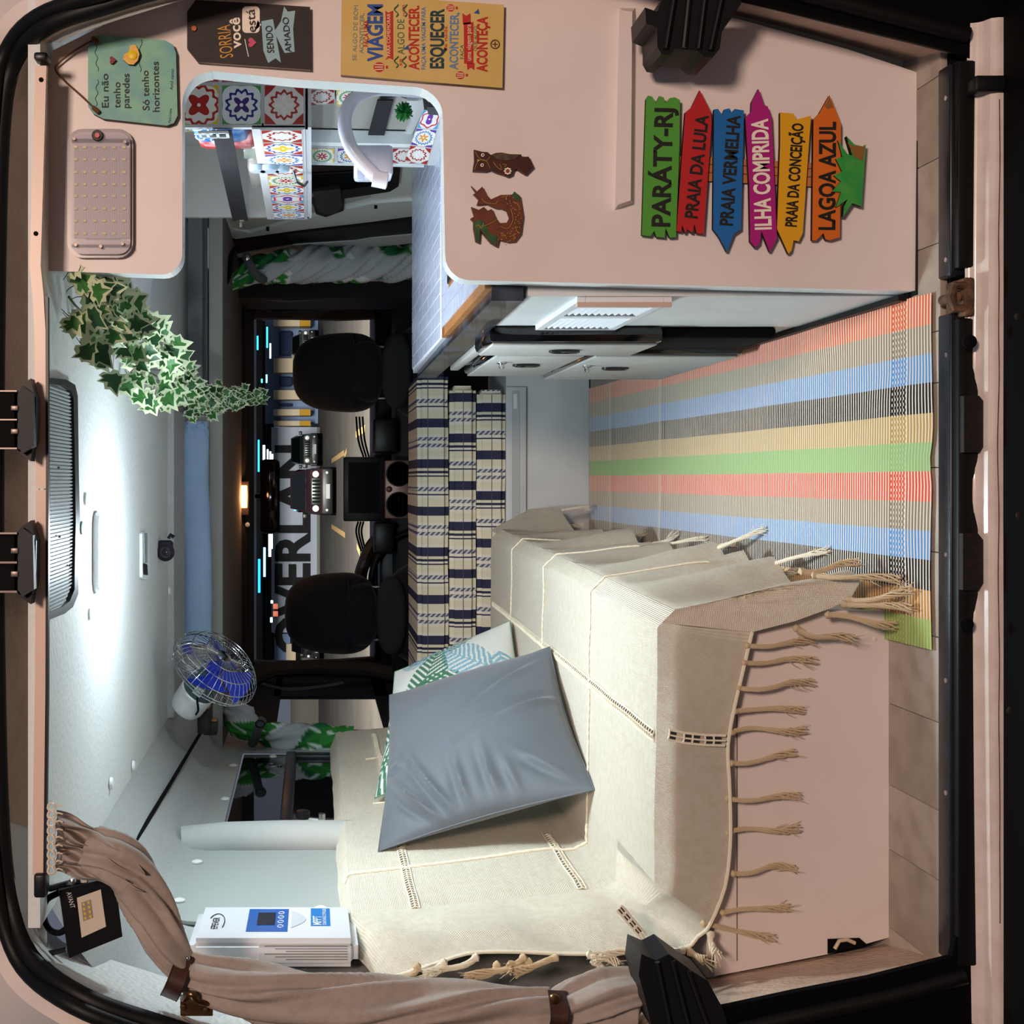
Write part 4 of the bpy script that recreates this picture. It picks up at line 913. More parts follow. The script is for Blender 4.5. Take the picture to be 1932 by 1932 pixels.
# ================================================================ rear bench (across the van) with three striped cushions
be=thing('bench_box','white bench box across the van behind the cab seats, below the striped cushions','bench',(-.2,2.7,0))
MB().box((-.92,2.64,.0),(.42,3.12,.31)).build('box',CW,be)
MB().box((-.92,2.625,.236),(.345,2.64,.312),bev=.003).build('top_rail',CW,be)
MB().box((-.90,2.6225,.262),(.33,2.6255,.290)).build('rail_groove',M('groove_grey','b9bec0',.5),be)
c0=P(973,757,4.72); MB().box((c0.x-.028,2.619,.270),(c0.x+.028,2.6225,.284),bev=.001).build('latch_plate',EDGE,be)
NAVY='262a4c'; 
def cushmat(name, seed):
    m=bpy.data.materials.new(name); m.use_nodes=True; nt=m.node_tree; N=nt.nodes; L=nt.links; b=N['Principled BSDF']; b.inputs['Roughness'].default_value=.75
    tc=N.new('ShaderNodeTexCoord'); sx=N.new('ShaderNodeSeparateXYZ'); L.new(tc.outputs['Object'],sx.inputs[0])
    rnd=random.Random(seed)
    def ramp(fac,stops,scale,phase):
        a=N.new('ShaderNodeMath'); a.operation='MULTIPLY_ADD'; a.inputs[1].default_value=scale; a.inputs[2].default_value=phase; L.new(fac,a.inputs[0])
        f=N.new('ShaderNodeMath'); f.operation='FRACT'; L.new(a.outputs[0],f.inputs[0])
        r=N.new('ShaderNodeValToRGB'); cr=r.color_ramp; cr.interpolation='CONSTANT'
        cr.elements.remove(cr.elements[1]); cr.elements[0].position=0; cr.elements[0].color=rgb(stops[0][1])
        for p,c in stops[1:]: cr.elements.new(p).color=rgb(c)
        L.new(f.outputs[0],r.inputs['Fac']); return r.outputs[0],f.outputs[0]
    C='ece8cc'; C2='f2efdf'; R='5d6792'
    stops=[(0,NAVY),(.10,C2),(.13,C),(.20,C2),(.235,R),(.275,C2),(.31,R),(.35,C2),(.38,C),(.46,NAVY),(.56,C),(.66,C2),(.69,NAVY),(.705,C2),(.735,R),(.785,C2),(.82,C),(.90,NAVY),(.915,C2),(.94,NAVY),(.965,C)]
    col,fr=ramp(sx.outputs[0],stops,3.05,seed*.37)
    # rope twist: slanted dashes inside the R bands
    ad=N.new('ShaderNodeMath'); ad.operation='ADD'; L.new(sx.outputs[0],ad.inputs[0]); L.new(sx.outputs[2],ad.inputs[1])
    ml=N.new('ShaderNodeMath'); ml.operation='MULTIPLY'; ml.inputs[1].default_value=330; L.new(ad.outputs[0],ml.inputs[0])
    sn=N.new('ShaderNodeMath'); sn.operation='SINE'; L.new(ml.outputs[0],sn.inputs[0])
    gt=N.new('ShaderNodeMath'); gt.operation='GREATER_THAN'; gt.inputs[1].default_value=.15; L.new(sn.outputs[0],gt.inputs[0])
    mask=N.new('ShaderNodeMixRGB'); 
    stm=[(0,'000000')]+[(p,'ffffff' if c==R else '000000') for p,c in stops[1:]]
    mk,_=ramp(sx.outputs[0],stm,3.05,seed*.37)
    mm=N.new('ShaderNodeMath'); mm.operation='MULTIPLY'; L.new(mk,mm.inputs[0]); L.new(gt.outputs[0],mm.inputs[1])
    mx=N.new('ShaderNodeMixRGB'); L.new(mm.outputs[0],mx.inputs['Fac']); L.new(col,mx.inputs['Color1']); mx.inputs['Color2'].default_value=rgb('e0dcc8')
    L.new(mx.outputs[0],b.inputs['Base Color']); return m
for i,(zb,zt,xr,lab) in enumerate(((.312,.418,.335,'striped navy and cream cushion at the bottom of the stack of three'),(.422,.520,.350,'striped navy and cream cushion in the middle of the stack of three'),(.525,.640,.402,'striped navy and cream cushion on top of the stack of three'))):
    def cf_(u,v,zb=zb,zt=zt,xr=xr): pass
    bm=bmesh.new(); bmesh.ops.create_cube(bm,size=1)
    x0,x1=-.90,xr; y0,y1=2.625,3.10
    for v in bm.verts: v.co=Vector(((x0+x1)/2+v.co.x*(x1-x0),(y0+y1)/2+v.co.y*(y1-y0),(zb+zt)/2+v.co.z*(zt-zb)))
    bmesh.ops.subdivide_edges(bm,edges=[e for e in bm.edges if abs(e.verts[0].co.x-e.verts[1].co.x)>.1],cuts=24)
    bmesh.ops.bevel(bm,geom=[e for e in bm.edges if len(e.link_faces)==2 and e.calc_face_angle(0)>.5],offset=.018,segments=3,affect='EDGES')
    for v in bm.verts: 
        v.co.z+=.004*noise.noise((v.co.x*5,v.co.y*3,i)); v.co.y+=.004*noise.noise((v.co.x*7,i,3))
    mb=MB(); bm.verts.index_update(); mb.add([v.co.copy() for v in bm.verts],[[v.index for v in f.verts] for f in bm.faces],0,None,True); bm.free()
    cu=thing('striped_cushion',lab,'cushion',(-.25,2.86,zb),'striped cushions stacked on the bench')
    mb.build('cover',cushmat('cushion_stripes%d'%i,i+1),cu)
    zz=(zb+zt)/2+(.02 if i==2 else 0)
    MB().tube([(x0+.02,y0-.0012,zz),(xr-.02,y0-.0012,zz)],.0012,5).build('seam',M('seam_navy','5a5c6c',.8),cu)
# ================================================================ seat mattress and backrest under the blanket
sm_=thing('sofa_mattress','navy and cream striped sofa mattress mostly hidden under the cream blanket','mattress',(-.55,1.2,.32))
MB().box((-.83,.33,.320),(-.275,2.20,.392),bev=.02).build('seat_pad',cushmat('cushion_stripes8',8),sm_)
MB().hexa([(-.915,.46,.40),(-.915,2.22,.40),(-.85,2.22,.40),(-.85,.46,.40)],[(-.915,.50,.92),(-.915,2.22,.92),(-.90,2.22,.92),(-.90,.50,.92)]).build('back_pad',cushmat('cushion_stripes9',9),sm_)
# ================================================================ blanket
BL=M('blanket_cotton','efe7d3',.95,bump=('weave',1,.9,.002),var=(60,'e2d6be',.5),sheen=.15)
nt=BL.node_tree
for n in nt.nodes:
    if n.type=='MATH' and n.operation=='MULTIPLY' and not n.inputs[1].is_linked and abs(n.inputs[1].default_value-1)<1e-6: n.inputs[1].default_value=1000
bl=thing('blanket','cream handwoven cotton blanket with lattice seams and long fringe, draped over the sofa','blanket',(-.5,1.2,.4))
def prof_pts(D):
    """profile across the sofa at depth D (camera distance): aisle hem -> seat edge -> crease -> top of backrest -> behind"""
    t=(D-2.25)/(4.36-2.25)
    xe=-.243+.062*t; hem=Vector((-.186+.006*t, D-CD, .055+.05*max(0,t)))
    wob=.012*math.sin(D*7)+.008*math.sin(D*17+1)
    hem.x+=wob
    e0=Vector((xe+.012,D-CD,.385)); e1=Vector((xe-.02,D-CD,.417))
    cr=Vector((-.800,D-CD,.425)); c2=Vector((-.815,D-CD,.455))
    tp=Vector((-.872,D-CD,.950)); t2=Vector((-.925,D-CD,.972))
    return [hem,e0,e1,cr,c2,tp,t2]
SEG=[14,4,26,3,20,2]
def profile(D):
    p=prof_pts(D); out=[]
    for i,n in enumerate(SEG):
        for k in range(n): out.append(p[i].lerp(p[i+1],k/n))
    out.append(p[-1]); return out
NU=sum(SEG)
sizes=[0.33,.04,.6,.035,.46,.03]
uacc=[0]
for L_,n in zip(sizes,SEG):
    for k in range(n): uacc.append(uacc[-1]+L_/n)
def row(D,j):
    p=profile(D)
    for i,v in enumerate(p):
        q=(v.x*4,v.y*4,v.z*4)
        if i>SEG[0]+2: v.z+=.004*noise.noise((v.x*9,v.y*7,1))
        if i<SEG[0]:
            k=1-i/SEG[0]; v.x+=.022*k*math.sin(v.y*26+v.z*9+1.6*math.sin(v.y*9))+.006*k*noise.noise((v.y*14,v.z*10,5))
        if i>SEG[0]+SEG[1]+SEG[2]+4: v.x+=.005*noise.noise((v.y*8,v.z*6,4))+.004
    return p
Ds=[2.262+.00*0]+[2.262+(4.36-2.262)*j/84 for j in range(1,85)]
rows=[row(D,j) for j,D in enumerate(Ds)]
mb=MB(); vs=[];uv=[]
for j,r_ in enumerate(rows):
    for i,v in enumerate(r_): vs.append(v); uv.append((uacc[i],Ds[j]))
n=NU+1
# backrest nearest part recedes: the near end of the backrest sits a little further in
fs=[]
for j in range(len(rows)-1):
    for i in range(NU):
        if i>=SEG[0]+SEG[1]+SEG[2]-4 and Ds[j]<2.52: continue
        fs.append((j*n+i,j*n+i+1,(j+1)*n+i+1,(j+1)*n+i))
mb.add(vs,fs,0,uv,True)
# near drape: from the near edge down to the hem, along the profile
Iseat=SEG[0]+SEG[1]+SEG[2]-4
jb=next(j for j,D in enumerate(Ds) if D>=2.52)
top=[];hem=[];tu=[]
i0=SEG[0]+SEG[1]-1
hp=[(0,P(1418,1192,2.246)),(.25,P(1372,1388,2.243)),(.5,P(1378,1560,2.240)),(.62,P(1374,1650,2.238)),(.70,P(1345,1738,2.236)),(.78,P(1288,1792,2.25)),(.85,P(1100,1800,2.27)),(.92,P(900,1792,2.30)),(1,P(712,1852,2.34))]
for i in range(i0,NU+1):
    t=(i-i0)/(NU-i0)
    if i<=Iseat: tp=rows[0][i]; u_=.70*(i-i0)/(Iseat-i0)
    else:
        tp=rows[jb][i]; u_=.70+.30*(i-Iseat)/(NU-Iseat)
    top.append(tp)
    for (a,pa),(b,pb) in zip(hp,hp[1:]):
        if a<=u_<=b+1e-9: hem.append(pa.lerp(pb,(u_-a)/(b-a))); break
    tu.append(uacc[i])
NV=12; vs=[];uv=[]
for k in range(NV+1):
    t=k/NV
    for i,(a,b) in enumerate(zip(top,hem)):
        p=a.lerp(b,t); bulge=math.sin(PI*t)
        if True:
            wS=max(0,min(1,(Iseat-(i+i0)+9)/12)); wS=wS*wS*(3-2*wS); pS=p.copy(); pS.y=a.y+(b.y-a.y)*min(1,t*4); pS.y-=.004*bulge+.004*bulge*noise.noise((p.x*14,p.z*9,0))
            pB=p.copy(); pB.y-=.02*bulge; pB.x+=.014*bulge*(1+.5*math.sin(i*.8))+.012*bulge*noise.noise((i*.35,t*3,8)); p=pB.lerp(pS,wS)
        vs.append(p); uv.append((tu[i],-t*.25))
m_=len(top); fs=[(k*m_+i,k*m_+i+1,(k+1)*m_+i+1,(k+1)*m_+i) for k in range(NV) for i in range(m_-1)]
mb.add(vs,fs,0,uv,True)
# web between seat near edge at Iseat and the set-back backrest edge
web=[rows[j][Iseat] for j in range(0,jb+1)]
vs=web+[top[Iseat-i0+1]+Vector((0,0,0))]; 
mb.add(vs,[(k,k+1,len(web)) for k in range(len(web)-1)],0,[(uacc[Iseat],Ds[k]) for k in range(len(web))]+[(uacc[Iseat+1],2.4)],True)
# aisle-side near corner: flap flaring towards the floor
fl_top=[rows[0][i] for i in range(0,i0+1)]  # hem -> edge at D near
A=[P(1268,1160,2.262),P(1420,1190,2.246),P(1505,1165,2.25),P(1600,1131,2.25),P(1560,1098,2.30),P(1522,1082,2.40)]
cent=P(1400,1120,2.28)
loop=[top[0].lerp(hem[0],k/4)+Vector((0,-.004,0)) for k in range(5)]+[P(1500,1172,2.235),P(1560,1150,2.235),P(1604,1131,2.24)]+[rows[0][k] for k in range(0,i0,1)]
sm2=loop
K=8; vs=[];uv=[]
for k in range(K+1):
    for p in loop:
        q=cent.lerp(p,k/K); q.y-=.010*(1-(k/K)**2)+.004*math.sin(k*1.5+p.z*30)*(1-k/K); vs.append(q); uv.append((q.z,q.x))
m2=len(loop); mb.add(vs,[(k*m2+i,k*m2+(i+1)%m2,(k+1)*m2+(i+1)%m2,(k+1)*m2+i) for k in range(K) for i in range(m2)],0,uv,True)
# far corner flap lying towards the bench panel
FC=[rows[-1][0],P(1052,956,4.55),P(1000,960,4.6),P(925,1000,4.40),rows[-1][SEG[0]+2],rows[-1][8]]
cen=sum(FC,Vector())/len(FC); vs=[];uv=[]
for k in range(5):
    for p in FC: q=cen.lerp(p,k/4); q.x+=.008*(1-k/4); vs.append(q); uv.append((q.z,q.x))
m2=len(FC); mb.add(vs,[(k*m2+i,k*m2+(i+1)%m2,(k+1)*m2+(i+1)%m2,(k+1)*m2+i) for k in range(4) for i in range(m2)],0,uv,True)
mb.build('cloth',BL,bl)
# seams: braided cords + rows of openwork holes
CORD=M('blanket_cord','e9e2cc',.95,bump=('noise',300,.5,.001)); HOLE=M('openwork_gap','2b2b30',.9)
def surf(i,D):
    """point of the blanket at profile index i (float) and distance D"""
    D=max(2.262,min(4.35,D)); j=(D-2.262)/(4.36-2.262)*84; j0=min(int(j),83); f=j-j0; a=min(int(i),NU-1); g=i-a
    p=rows[j0][a].lerp(rows[j0][a+1],g).lerp(rows[j0+1][a].lerp(rows[j0+1][a+1],g),f)
    nrm=(rows[j0][a+1]-rows[j0][a]).cross(rows[j0+1][a]-rows[j0][a]); nrm.normalize()
    if nrm.dot(Vector((.6,-.3,1)))<0: nrm=-nrm
    return p,nrm
def cord(path,r=.0032,amp=.0028,name='cord',step=.006):
    pts=[];L_=0
    P_=[];
    for (p,nn),(q,_) in zip(path,path[1:]):
        d=(q-p).length; k=max(1,int(d/step))
        for s in range(k): P_.append((p.lerp(q,s/k),nn,(q-p).normalized(),L_+d*s/k))
        L_+=d
    for s in (0,1):
        pts=[p+nn*(.0022+amp*.5*math.sin(l*170+PI*s))+nn.cross(t)*(amp*math.cos(l*170+PI*s)) for p,nn,t,l in P_]
        MB().tube(pts,r,6).build(name,CORD,bl)
# cords across (constant D) over seat and up the back
for D in (2.80,3.36,3.90):
    cord([surf(i*1.0,D) for i in range(4,SEG[0]+SEG[1]+SEG[2]+SEG[4]+1)],.0020,.0018)
cord([surf(i*1.0,2.80) for i in range(SEG[0]+SEG[1]+SEG[2]-2,NU)],.0030,.0024)
def openwork(path, name='openwork', wd=.013):
    """row of slots with short stitches across"""
    mh=MB(); mc=MB(); 
    for (p,nn),(q,_) in zip(path,path[1:]):
        t=(q-p); Ls=t.length; t.normalize(); b_=nn.cross(t)
        for s in range(max(1,int(Ls/.015))):
            c=p+t*(s*.015+.007); w=wd*.5
            mh.add([c+nn*.0012+b_*w-t*.005,c+nn*.0012-b_*w-t*.005,c+nn*.0012-b_*w+t*.005,c+nn*.0012+b_*w+t*.005],[(0,1,2,3)])
            mc.tube([c-t*.0075+b_*w*1.1+nn*.001,c-t*.007+nn*.0045,c-t*.0075-b_*w*1.1+nn*.001],.0016,5)
    for s in (1,-1):
        mc.tube([p+nn.cross(Vector((0,1,0)))*0+(nn.cross((path[-1][0]-path[0][0]).normalized()))*s*wd*.55+nn*.0015 for p,nn in path],.0022,5)
    mc.tube([p+nn*.003 for p,nn in path],.0016,5)
    a=mh.build(name,HOLE,bl); a['kind']='stuff'; b=mc.build('lattice_stitching',CORD,bl); b['kind']='stuff'
isl=SEG[0]+SEG[1]+9.4
openwork([surf(isl+.0*D,D) for D in [2.27+.06*k for k in range(35)]],wd=.018)
ibk=SEG[0]+SEG[1]+SEG[2]+SEG[3]+15
openwork([surf(ibk,D) for D in [2.53+.06*k for k in range(30)]],wd=.016)
icr=SEG[0]+SEG[1]+SEG[2]+SEG[3]+1.5
openwork([surf(icr,D) for D in [2.54+.05*k for k in range(9)]],wd=.016)
# open lattice where the seat row runs over the near hem
nh=[(hem[9]*0+P(1262,1386,2.240),Vector((0,-1,0))),(P(1290,1392,2.236),Vector((0,-1,0))),(P(1330,1396,2.234),Vector((0,-1,0))),(P(1368,1397,2.233),Vector((0,-1,0)))]
openwork(nh,wd=.016)
openwork([(P(1168,1712,2.225),Vector((0,-1,0))),(P(1215,1768,2.225),Vector((0,-1,0)))],wd=.010)
# tassels
TAS=M('tassel_cotton','cdb896',.98,bump=('noise',300,.5,.001)); TASL=M('tassel_pale','e3dac4',.98,bump=('noise',300,.5,.001))
def tassel(p0,p1,r=.0065,mat=TAS,seed=0,sag=0,droop=Vector((0,0,-1))):
    rn=random.Random(seed); p0=Vector(p0);p1=Vector(p1); ax=(p1-p0); L_=ax.length; ax.normalize(); s=ax.orthogonal().normalized(); t=ax.cross(s)
    mb=MB()
    mb.lathe(p0-ax*.004,ax,[(.002,0),(r*.95,.004),(r*.8,.010),(r*.4,.014)],8)
    bend=[rn.uniform(-.006,.006) for _ in range(3)]
    for k in range(6):
        a0=k*PI/3; pts=[]; rr=[]
        for q in range(11):
            f=q/10; tw=f*7+a0; spread=r*(.35+.75*max(0,f-.45)*1.6); 
            c=p0+ax*(L_*f)+s*(bend[0]*math.sin(PI*f)+bend[1]*math.sin(2*PI*f))+t*(bend[2]*math.sin(PI*f))
            pts.append(c+(s*math.cos(tw)+t*math.sin(tw))*spread+s*rn.uniform(-.0012,.0012)*f); rr.append(r*.36*(1-.45*f))
        mb.tube(pts,rr,5)
    for k in range(7):
        f=.62+rn.random()*.3; c=p0+ax*L_*f; d=(ax+s*rn.uniform(-.8,.8)+t*rn.uniform(-.8,.8)).normalized()
        mb.tube([c,c+d*.012,c+d*.022+ax*.006],[.0009,.0007,.0004],4)
    return mb.build('tassel',mat,bl)
front=[((1408,1218),(1535,1208)),((1402,1250),(1540,1247)),((1392,1298),(1535,1288)),((1385,1342),(1515,1340)),((1378,1382),(1520,1378)),((1378,1440),(1500,1420)),((1370,1506),(1508,1502)),((1370,1571),(1508,1562)),((1382,1648),(1500,1640)),((1362,1722),(1490,1712)),((1325,1742),(1460,1770))]
for i,(a,b) in enumerate(front):
    tassel(P(a[0],a[1],2.242),P(b[0],b[1],2.262),seed=i)
side=[((1600,1132),(1722,1112),2.22),((1590,1140),(1722,1148),2.22),((1560,1160),(1690,1180),2.23),((1500,1185),(1612,1205),2.235),((1535,1085),(1700,1095),2.27),((1510,1078),(1622,1062),2.30)]
for i,(a,b,D) in enumerate(side):
    q=P(b[0],b[1],D); 
    if q.z<.014: q=PZ(b[0],b[1],.016)
    tassel(P(a[0],a[1],D),q,seed=20+i,r=.0075)
for i,(px,py,dx) in enumerate(((1100,1000,38),(1150,1015,50),(1210,1030,70),(1250,1040,80),(1300,1046,80),(1340,1052,80),(1400,1062,60),(1440,1068,60))):
    j=int((PZ(px,py,.09).y+CD-2.262)/(4.36-2.262)*84); j=max(0,min(84,j)); h=rows[j][0]
    e=Vector((h.x+.02+.015*(i%3),h.y-.10-.03*(i%2),.014))
    tassel(h+Vector((0,0,.004)),e,seed=40+i,r=.006,mat=TASL)
for i,(a,b) in enumerate((((1062,962),(1112,958)),((1040,990),(1100,992)))):
    tassel(P(a[0],a[1],4.52),P(b[0],b[1],4.52),seed=60+i,mat=TASL)
rear=[((1290,1792),(1190,1800),TASL),((1300,1795),(1330,1812),TAS),((1340,1760),(1352,1800),TASL),((1110,1800),(1168,1822),TASL),((1120,1812),(1180,1925),TASL),((1125,1814),(1190,1895),TASL),((1000,1815),(960,1830),TAS),((940,1820),(880,1850),TAS),((900,1806),(800,1840),TASL),((840,1815),(740,1868),TASL),((790,1822),(730,1858),TAS),((990,1806),(880,1846),TAS),((1050,1806),(970,1835),TAS),((1240,1792),(1120,1808),TASL)]
for i,(a,b,m_) in enumerate(rear):
    tassel(P(a[0],a[1],2.235),P(b[0],b[1],2.215),seed=80+i,r=.0085,mat=m_)
# rolled hem cord along near edge
MB().tube(smoothpath([h+Vector((0,-.003,0)) for h in hem[::3]],3),.0035,7).build('hem_cord',CORD,bl)
# ================================================================ pillows
def pillow(name,label,corners,thick,mat,nrm,col=None,N_=56,wr=None):
    """corners: 4 points (in order round), puffed both ways along nrm"""
    c=[Vector(q) for q in corners]; nrm=Vector(nrm).normalized(); vs=[];uv=[];cols=[]
    th=thing(name,label,'pillow',min(c,key=lambda q:q.z))
    objs=[]
    for side in (1,-1):
        mb=MB(); cols=[]
        def f(u,v):
            # pull edges in between corners
            e=.055
            uu=u; vv=v
            p=(c[0].lerp(c[1],uu)).lerp(c[3].lerp(c[2],uu),vv)
            cen=sum(c,Vector())/4
            bu=math.sin(PI*u); bv=math.sin(PI*v)
            k=e*(bu*(1-bv)**2+bv*(1-bu)**2)
            p=p.lerp(cen,k)
            h=thick*(bu**.55*bv**.55 if bu>0 and bv>0 else 0)
            w_=wr(u,v) if (wr and side>0) else 0
            return p+nrm*side*(h+w_*min(1,(bu*bv)*3))
        mb.grid(f,N_,N_)
        if col: cols=[col(i/N_,j/N_) for j in range(N_+1) for i in range(N_+1)]
        mb.build('pillow_front' if side>0 else 'pillow_back',mat,th,col=cols or None)
    pts=[]
    for k in range(4):
        for q in range(14):
            t=q/14; u,v=[(t,0),(1,t),(1-t,1),(0,1-t)][k]
            e=.055; p=(c[0].lerp(c[1],u)).lerp(c[3].lerp(c[2],u),v); cen=sum(c,Vector())/4; bu=math.sin(PI*u); bv=math.sin(PI*v)
            pts.append(p.lerp(cen,e*(bu*(1-bv)**2+bv*(1-bu)**2)))
    MB().tube(pts,.0022,6,closed=True).build('piping',mat if not col else M('piping_green','7fa08a',.9),th)
    return th
PG=M('grey_velvet','596067',.62,bump=('noise',300,.15,.001),sheen=.25,var=(6,'4d5359',.5))
def wrg(u,v):
    a=0
    for (cu,cv,ang,ln,am) in ((.16,.80,.9,.22,.020),(.30,.80,1.1,.20,.018),(.46,.86,1.5,.14,.012),(.60,.84,1.5,.12,.010),(.88,.88,.7,.12,.018),(.93,.45,2.7,.30,.012),(.10,.62,.2,.12,.008),(.80,.25,2.4,.25,.008),(.24,.90,.8,.2,.016),(.70,.92,1.4,.10,.010)):
        dx=u-cu; dy=v-cv; l=dx*math.cos(ang)+dy*math.sin(ang); w=-dx*math.sin(ang)+dy*math.cos(ang)
        a+=am*math.exp(-(l/ln)**2)*math.exp(-(w/.020)**2)-am*.7*math.exp(-(l/ln)**2)*math.exp(-((w-.035)/.025)**2)
    return a
cor=[P(735,1312,3.42),P(1037,1221,3.22),P(1122,1490,2.74),P(714,1606,2.93)]
pn=(cor[1]-cor[0]).cross(cor[3]-cor[0]); pn.normalize()
if pn.dot(Vector((.6,-1,.2)))<0: pn=-pn
pillow('pillow','plain grey-blue velvet pillow leaning in front of the palm-leaf pillow',cor,.085,PG,pn,wr=wrg,N_=90)
def fronds(seed,n,box=(0,1,0,1)):
    rn=random.Random(seed); out=[]
    for k in range(n):
        out.append((rn.uniform(box[0],box[1]),rn.uniform(box[2],box[3]),rn.uniform(0,2*PI),rn.uniform(.40,.60),rn.choice([0,0,1,2]),rn.uniform(-.5,.5)))
    return out
FR=fronds(8,13)
PAL=[rgb('4f8668'),rgb('93c3d6'),rgb('5f7ba0')]
def frondcol(u,v,FR=FR,base=rgb('e6ebe6')):
    c=base
    for (cx,cy,a,L_,ci,cv) in FR:
        dx=u-cx; dy=v-cy; l=dx*math.cos(a)+dy*math.sin(a); w=-dx*math.sin(a)+dy*math.cos(a)-cv*(l)**2
        if 0<l<L_:
            mw=.30*L_*math.sin(PI*min(1,l/L_*.95+.05))**.7
            if abs(w)<mw:
                s=math.sin((l-abs(w)*.75)*2*PI/.046)
                if abs(w)<.004 or s>-.25: 
                    c=PAL[ci]; sh=.75+.5*((l*37)%1)*.6; c=(c[0]*sh,c[1]*sh,c[2]*sh,1)
    return c
LF=M('palm_print','ffffff',.8,attr='pat',bump=('noise',300,.1,.001))
cor=[P(722,1345,3.75),P(962,1171,3.84),P(1010,1400,3.50),P(707,1506,3.36)]
pn2=(cor[1]-cor[0]).cross(cor[3]-cor[0]).normalized()
if pn2.dot(Vector((.6,-1,.2)))<0: pn2=-pn2
cor[0]=P(745,1268,3.86)
pillow('pillow','white pillow printed with green and blue palm leaves behind the grey one',cor,.075,LF,pn2,col=frondcol,N_=150)
# ================================================================ ceiling fittings
cp=thing('ceiling_lamp','long white LED lamp glowing on the van ceiling','lamp',(-.155,.54,1.462))
LW=M('lamp_body','eef2f5',.3)
def stad(x0,x1,y0,y1,z,r,n=6):
    return [Vector((a,b,z)) for a,b in rrect(x0,y0,x1,y1,r,n)]
ca=[(.0,0)]
MB().prism([Vector((a,b,1.479)) for a,b in rrect(-.232,.498,-.068,.578,.03)],(0,0,-.012)).build('lamp_base',LW,cp)
GLOW=M('lamp_glow','ffffff',.5,emit=('eaf4ff',30))
MB().prism([Vector((a,b,1.467)) for a,b in rrect(-.226,.504,-.074,.572,.028)],(0,0,-.010)).build('diffuser',GLOW,cp)
# rooflight with ribbed blind and black rubber frame
rf=thing('roof_hatch','grey ribbed roof hatch blind in a black rounded frame behind the curtain rail','roof hatch',(-.02,.2,1.47))
ho=[(88,712),(125,716),(142,726),(147,748),(149,900),(151,985),(148,1085),(148,1120),(138,1145),(122,1158),(88,1171)]
hi=[(88,724),(120,727),(134,736),(139,752),(142,900),(143,985),(141,1085),(141,1112),(132,1134),(118,1145),(88,1158)]
fo=[PZ(a,b,1.470) for a,b in ho]; fi=[PZ(a,b,1.470) for a,b in hi]; n=len(fo)
mb=MB(); a4=fo+fi+[v+Vector((0,0,.010)) for v in fo]+[v+Vector((0,0,.010)) for v in fi]
mb.add(a4,[(i,i+1,n+i+1,n+i) for i in range(n-1)]+[(i,i+1,2*n+i+1,2*n+i) for i in range(n-1)]+[(n+i,n+i+1,3*n+i+1,3*n+i) for i in range(n-1)]); mb.build('hatch_frame',BLACK,rf)
MB().prism([PZ(a,b,1.478) for a,b in hi],(0,0,.0015)).build('blind',M('blind_grey','7f8789',.4),rf)
mb=MB(); 
for k in range(60):
    py=728+k*7.25
    y_far=139-(0 if 745<py<1110 else abs(py-(745 if py<745 else 1110))*.42)
    a=PZ(89,py,1.4765); b=PZ(max(95,y_far),905+(py-905)*(max(95,y_far)-590)/(89-590),1.4765)
    mb.tube([a,b],.0023,6)
o=mb.build('blind_ribs',M('blind_rib','aab3b5',.35),rf); o['kind']='stuff'
for px,py in ((136,802),(112,882),(114,1012),(134,1066)): MB().box(PZ(px-2,py-2,1.473),PZ(px+2,py+2,1.472)+Vector((0,0,.002))).build('clip',BLACKM,rf)
# switch plate and small black camera
sw=thing('reading_light','slim white reading light strip on the ceiling above the black camera','lamp',P(268,1047,3.35))
q=[PZ(a,b,1.479) for a,b in rr_px(263,1003,277,1093,5)]
MB().prism(q,(0,0,-.008)).build('body',LW,sw)
MB().prism([PZ(a,b,1.470) for a,b in ((270,1006),(276,1006),(276,1062),(271,1062))],(0,0,-.003)).build('lens',M('lens_grey','9fa3a6',.2),sw)
MB().prism([PZ(a,b,1.470) for a,b in ((270,1063),(276,1065),(277,1085),(271,1084))],(0,0,-.003)).build('switch',BLACK,sw)
cmr=thing('ceiling_camera','small dark purple-black round camera mounted under the ceiling by the blue roll','camera',P(310,1035,3.75))
PUR=M('purple_black','1c1424',.3)
D_=3.72
MB().lathe(P(284,1036,D_),(0,0,-1),[(.034,0),(.034,.006),(.022,.010),(.020,.02)],20).build('mount',PUR,cmr)
MB().box(P(294,1020,D_-.02),P(328,1050,D_+.03),bev=.010).build('housing',PUR,cmr)
MB().lathe(P(313,1042,D_-.018),(0,-1,0),[(.026,0),(.026,.010),(.018,.016),(.016,.014)],22).build('lens_ring',PUR,cmr)
MB().lathe(P(313,1042,D_-.036),(0,-1,0),[(.012,0),(.008,.003),(.001,.004)],16).build('lens',GLB,cmr)
MB().tube([P(318,1016,D_),P(322,1009,D_),P(328,1014,D_)],.006,8).build('bracket',PUR,cmr)
# ================================================================ blue fabric roll on the overhead shelf
br=thing('rolled_blind','long rolled light blue fabric blind lying along the overhead shelf','roll',P(370,1000,4.28))
BLUEF=M('blue_fabric','a3bfe2',.8,bump=('noise',220,.15,.001),var=(9,'94b2d8',.5))
xa,xb=P(370,796,4.28).x,P(370,1212,4.28).x
mb=MB()
def rollf(u,v):
    x=xb+(xa-xb)*u; a=2*PI*v; r=.046*(1+.05*noise.noise((x*6,0,1)))
    wr_=0
    if u>.93: wr_=.010*math.sin(a*9+u*40)*(u-.93)/.07; r*=1-.25*((u-.93)/.07)**2
    y=.030*math.cos(a); z=r*math.sin(a)
    s=.003*noise.noise((x*14,a*1.5,2))
    return Vector((x, 4.26-CD+y*(1+s*10)+wr_, 1.419+z+.010*math.sin(u*5+.5)*(-.6)+s+wr_))
mb.grid(rollf,90,24); 
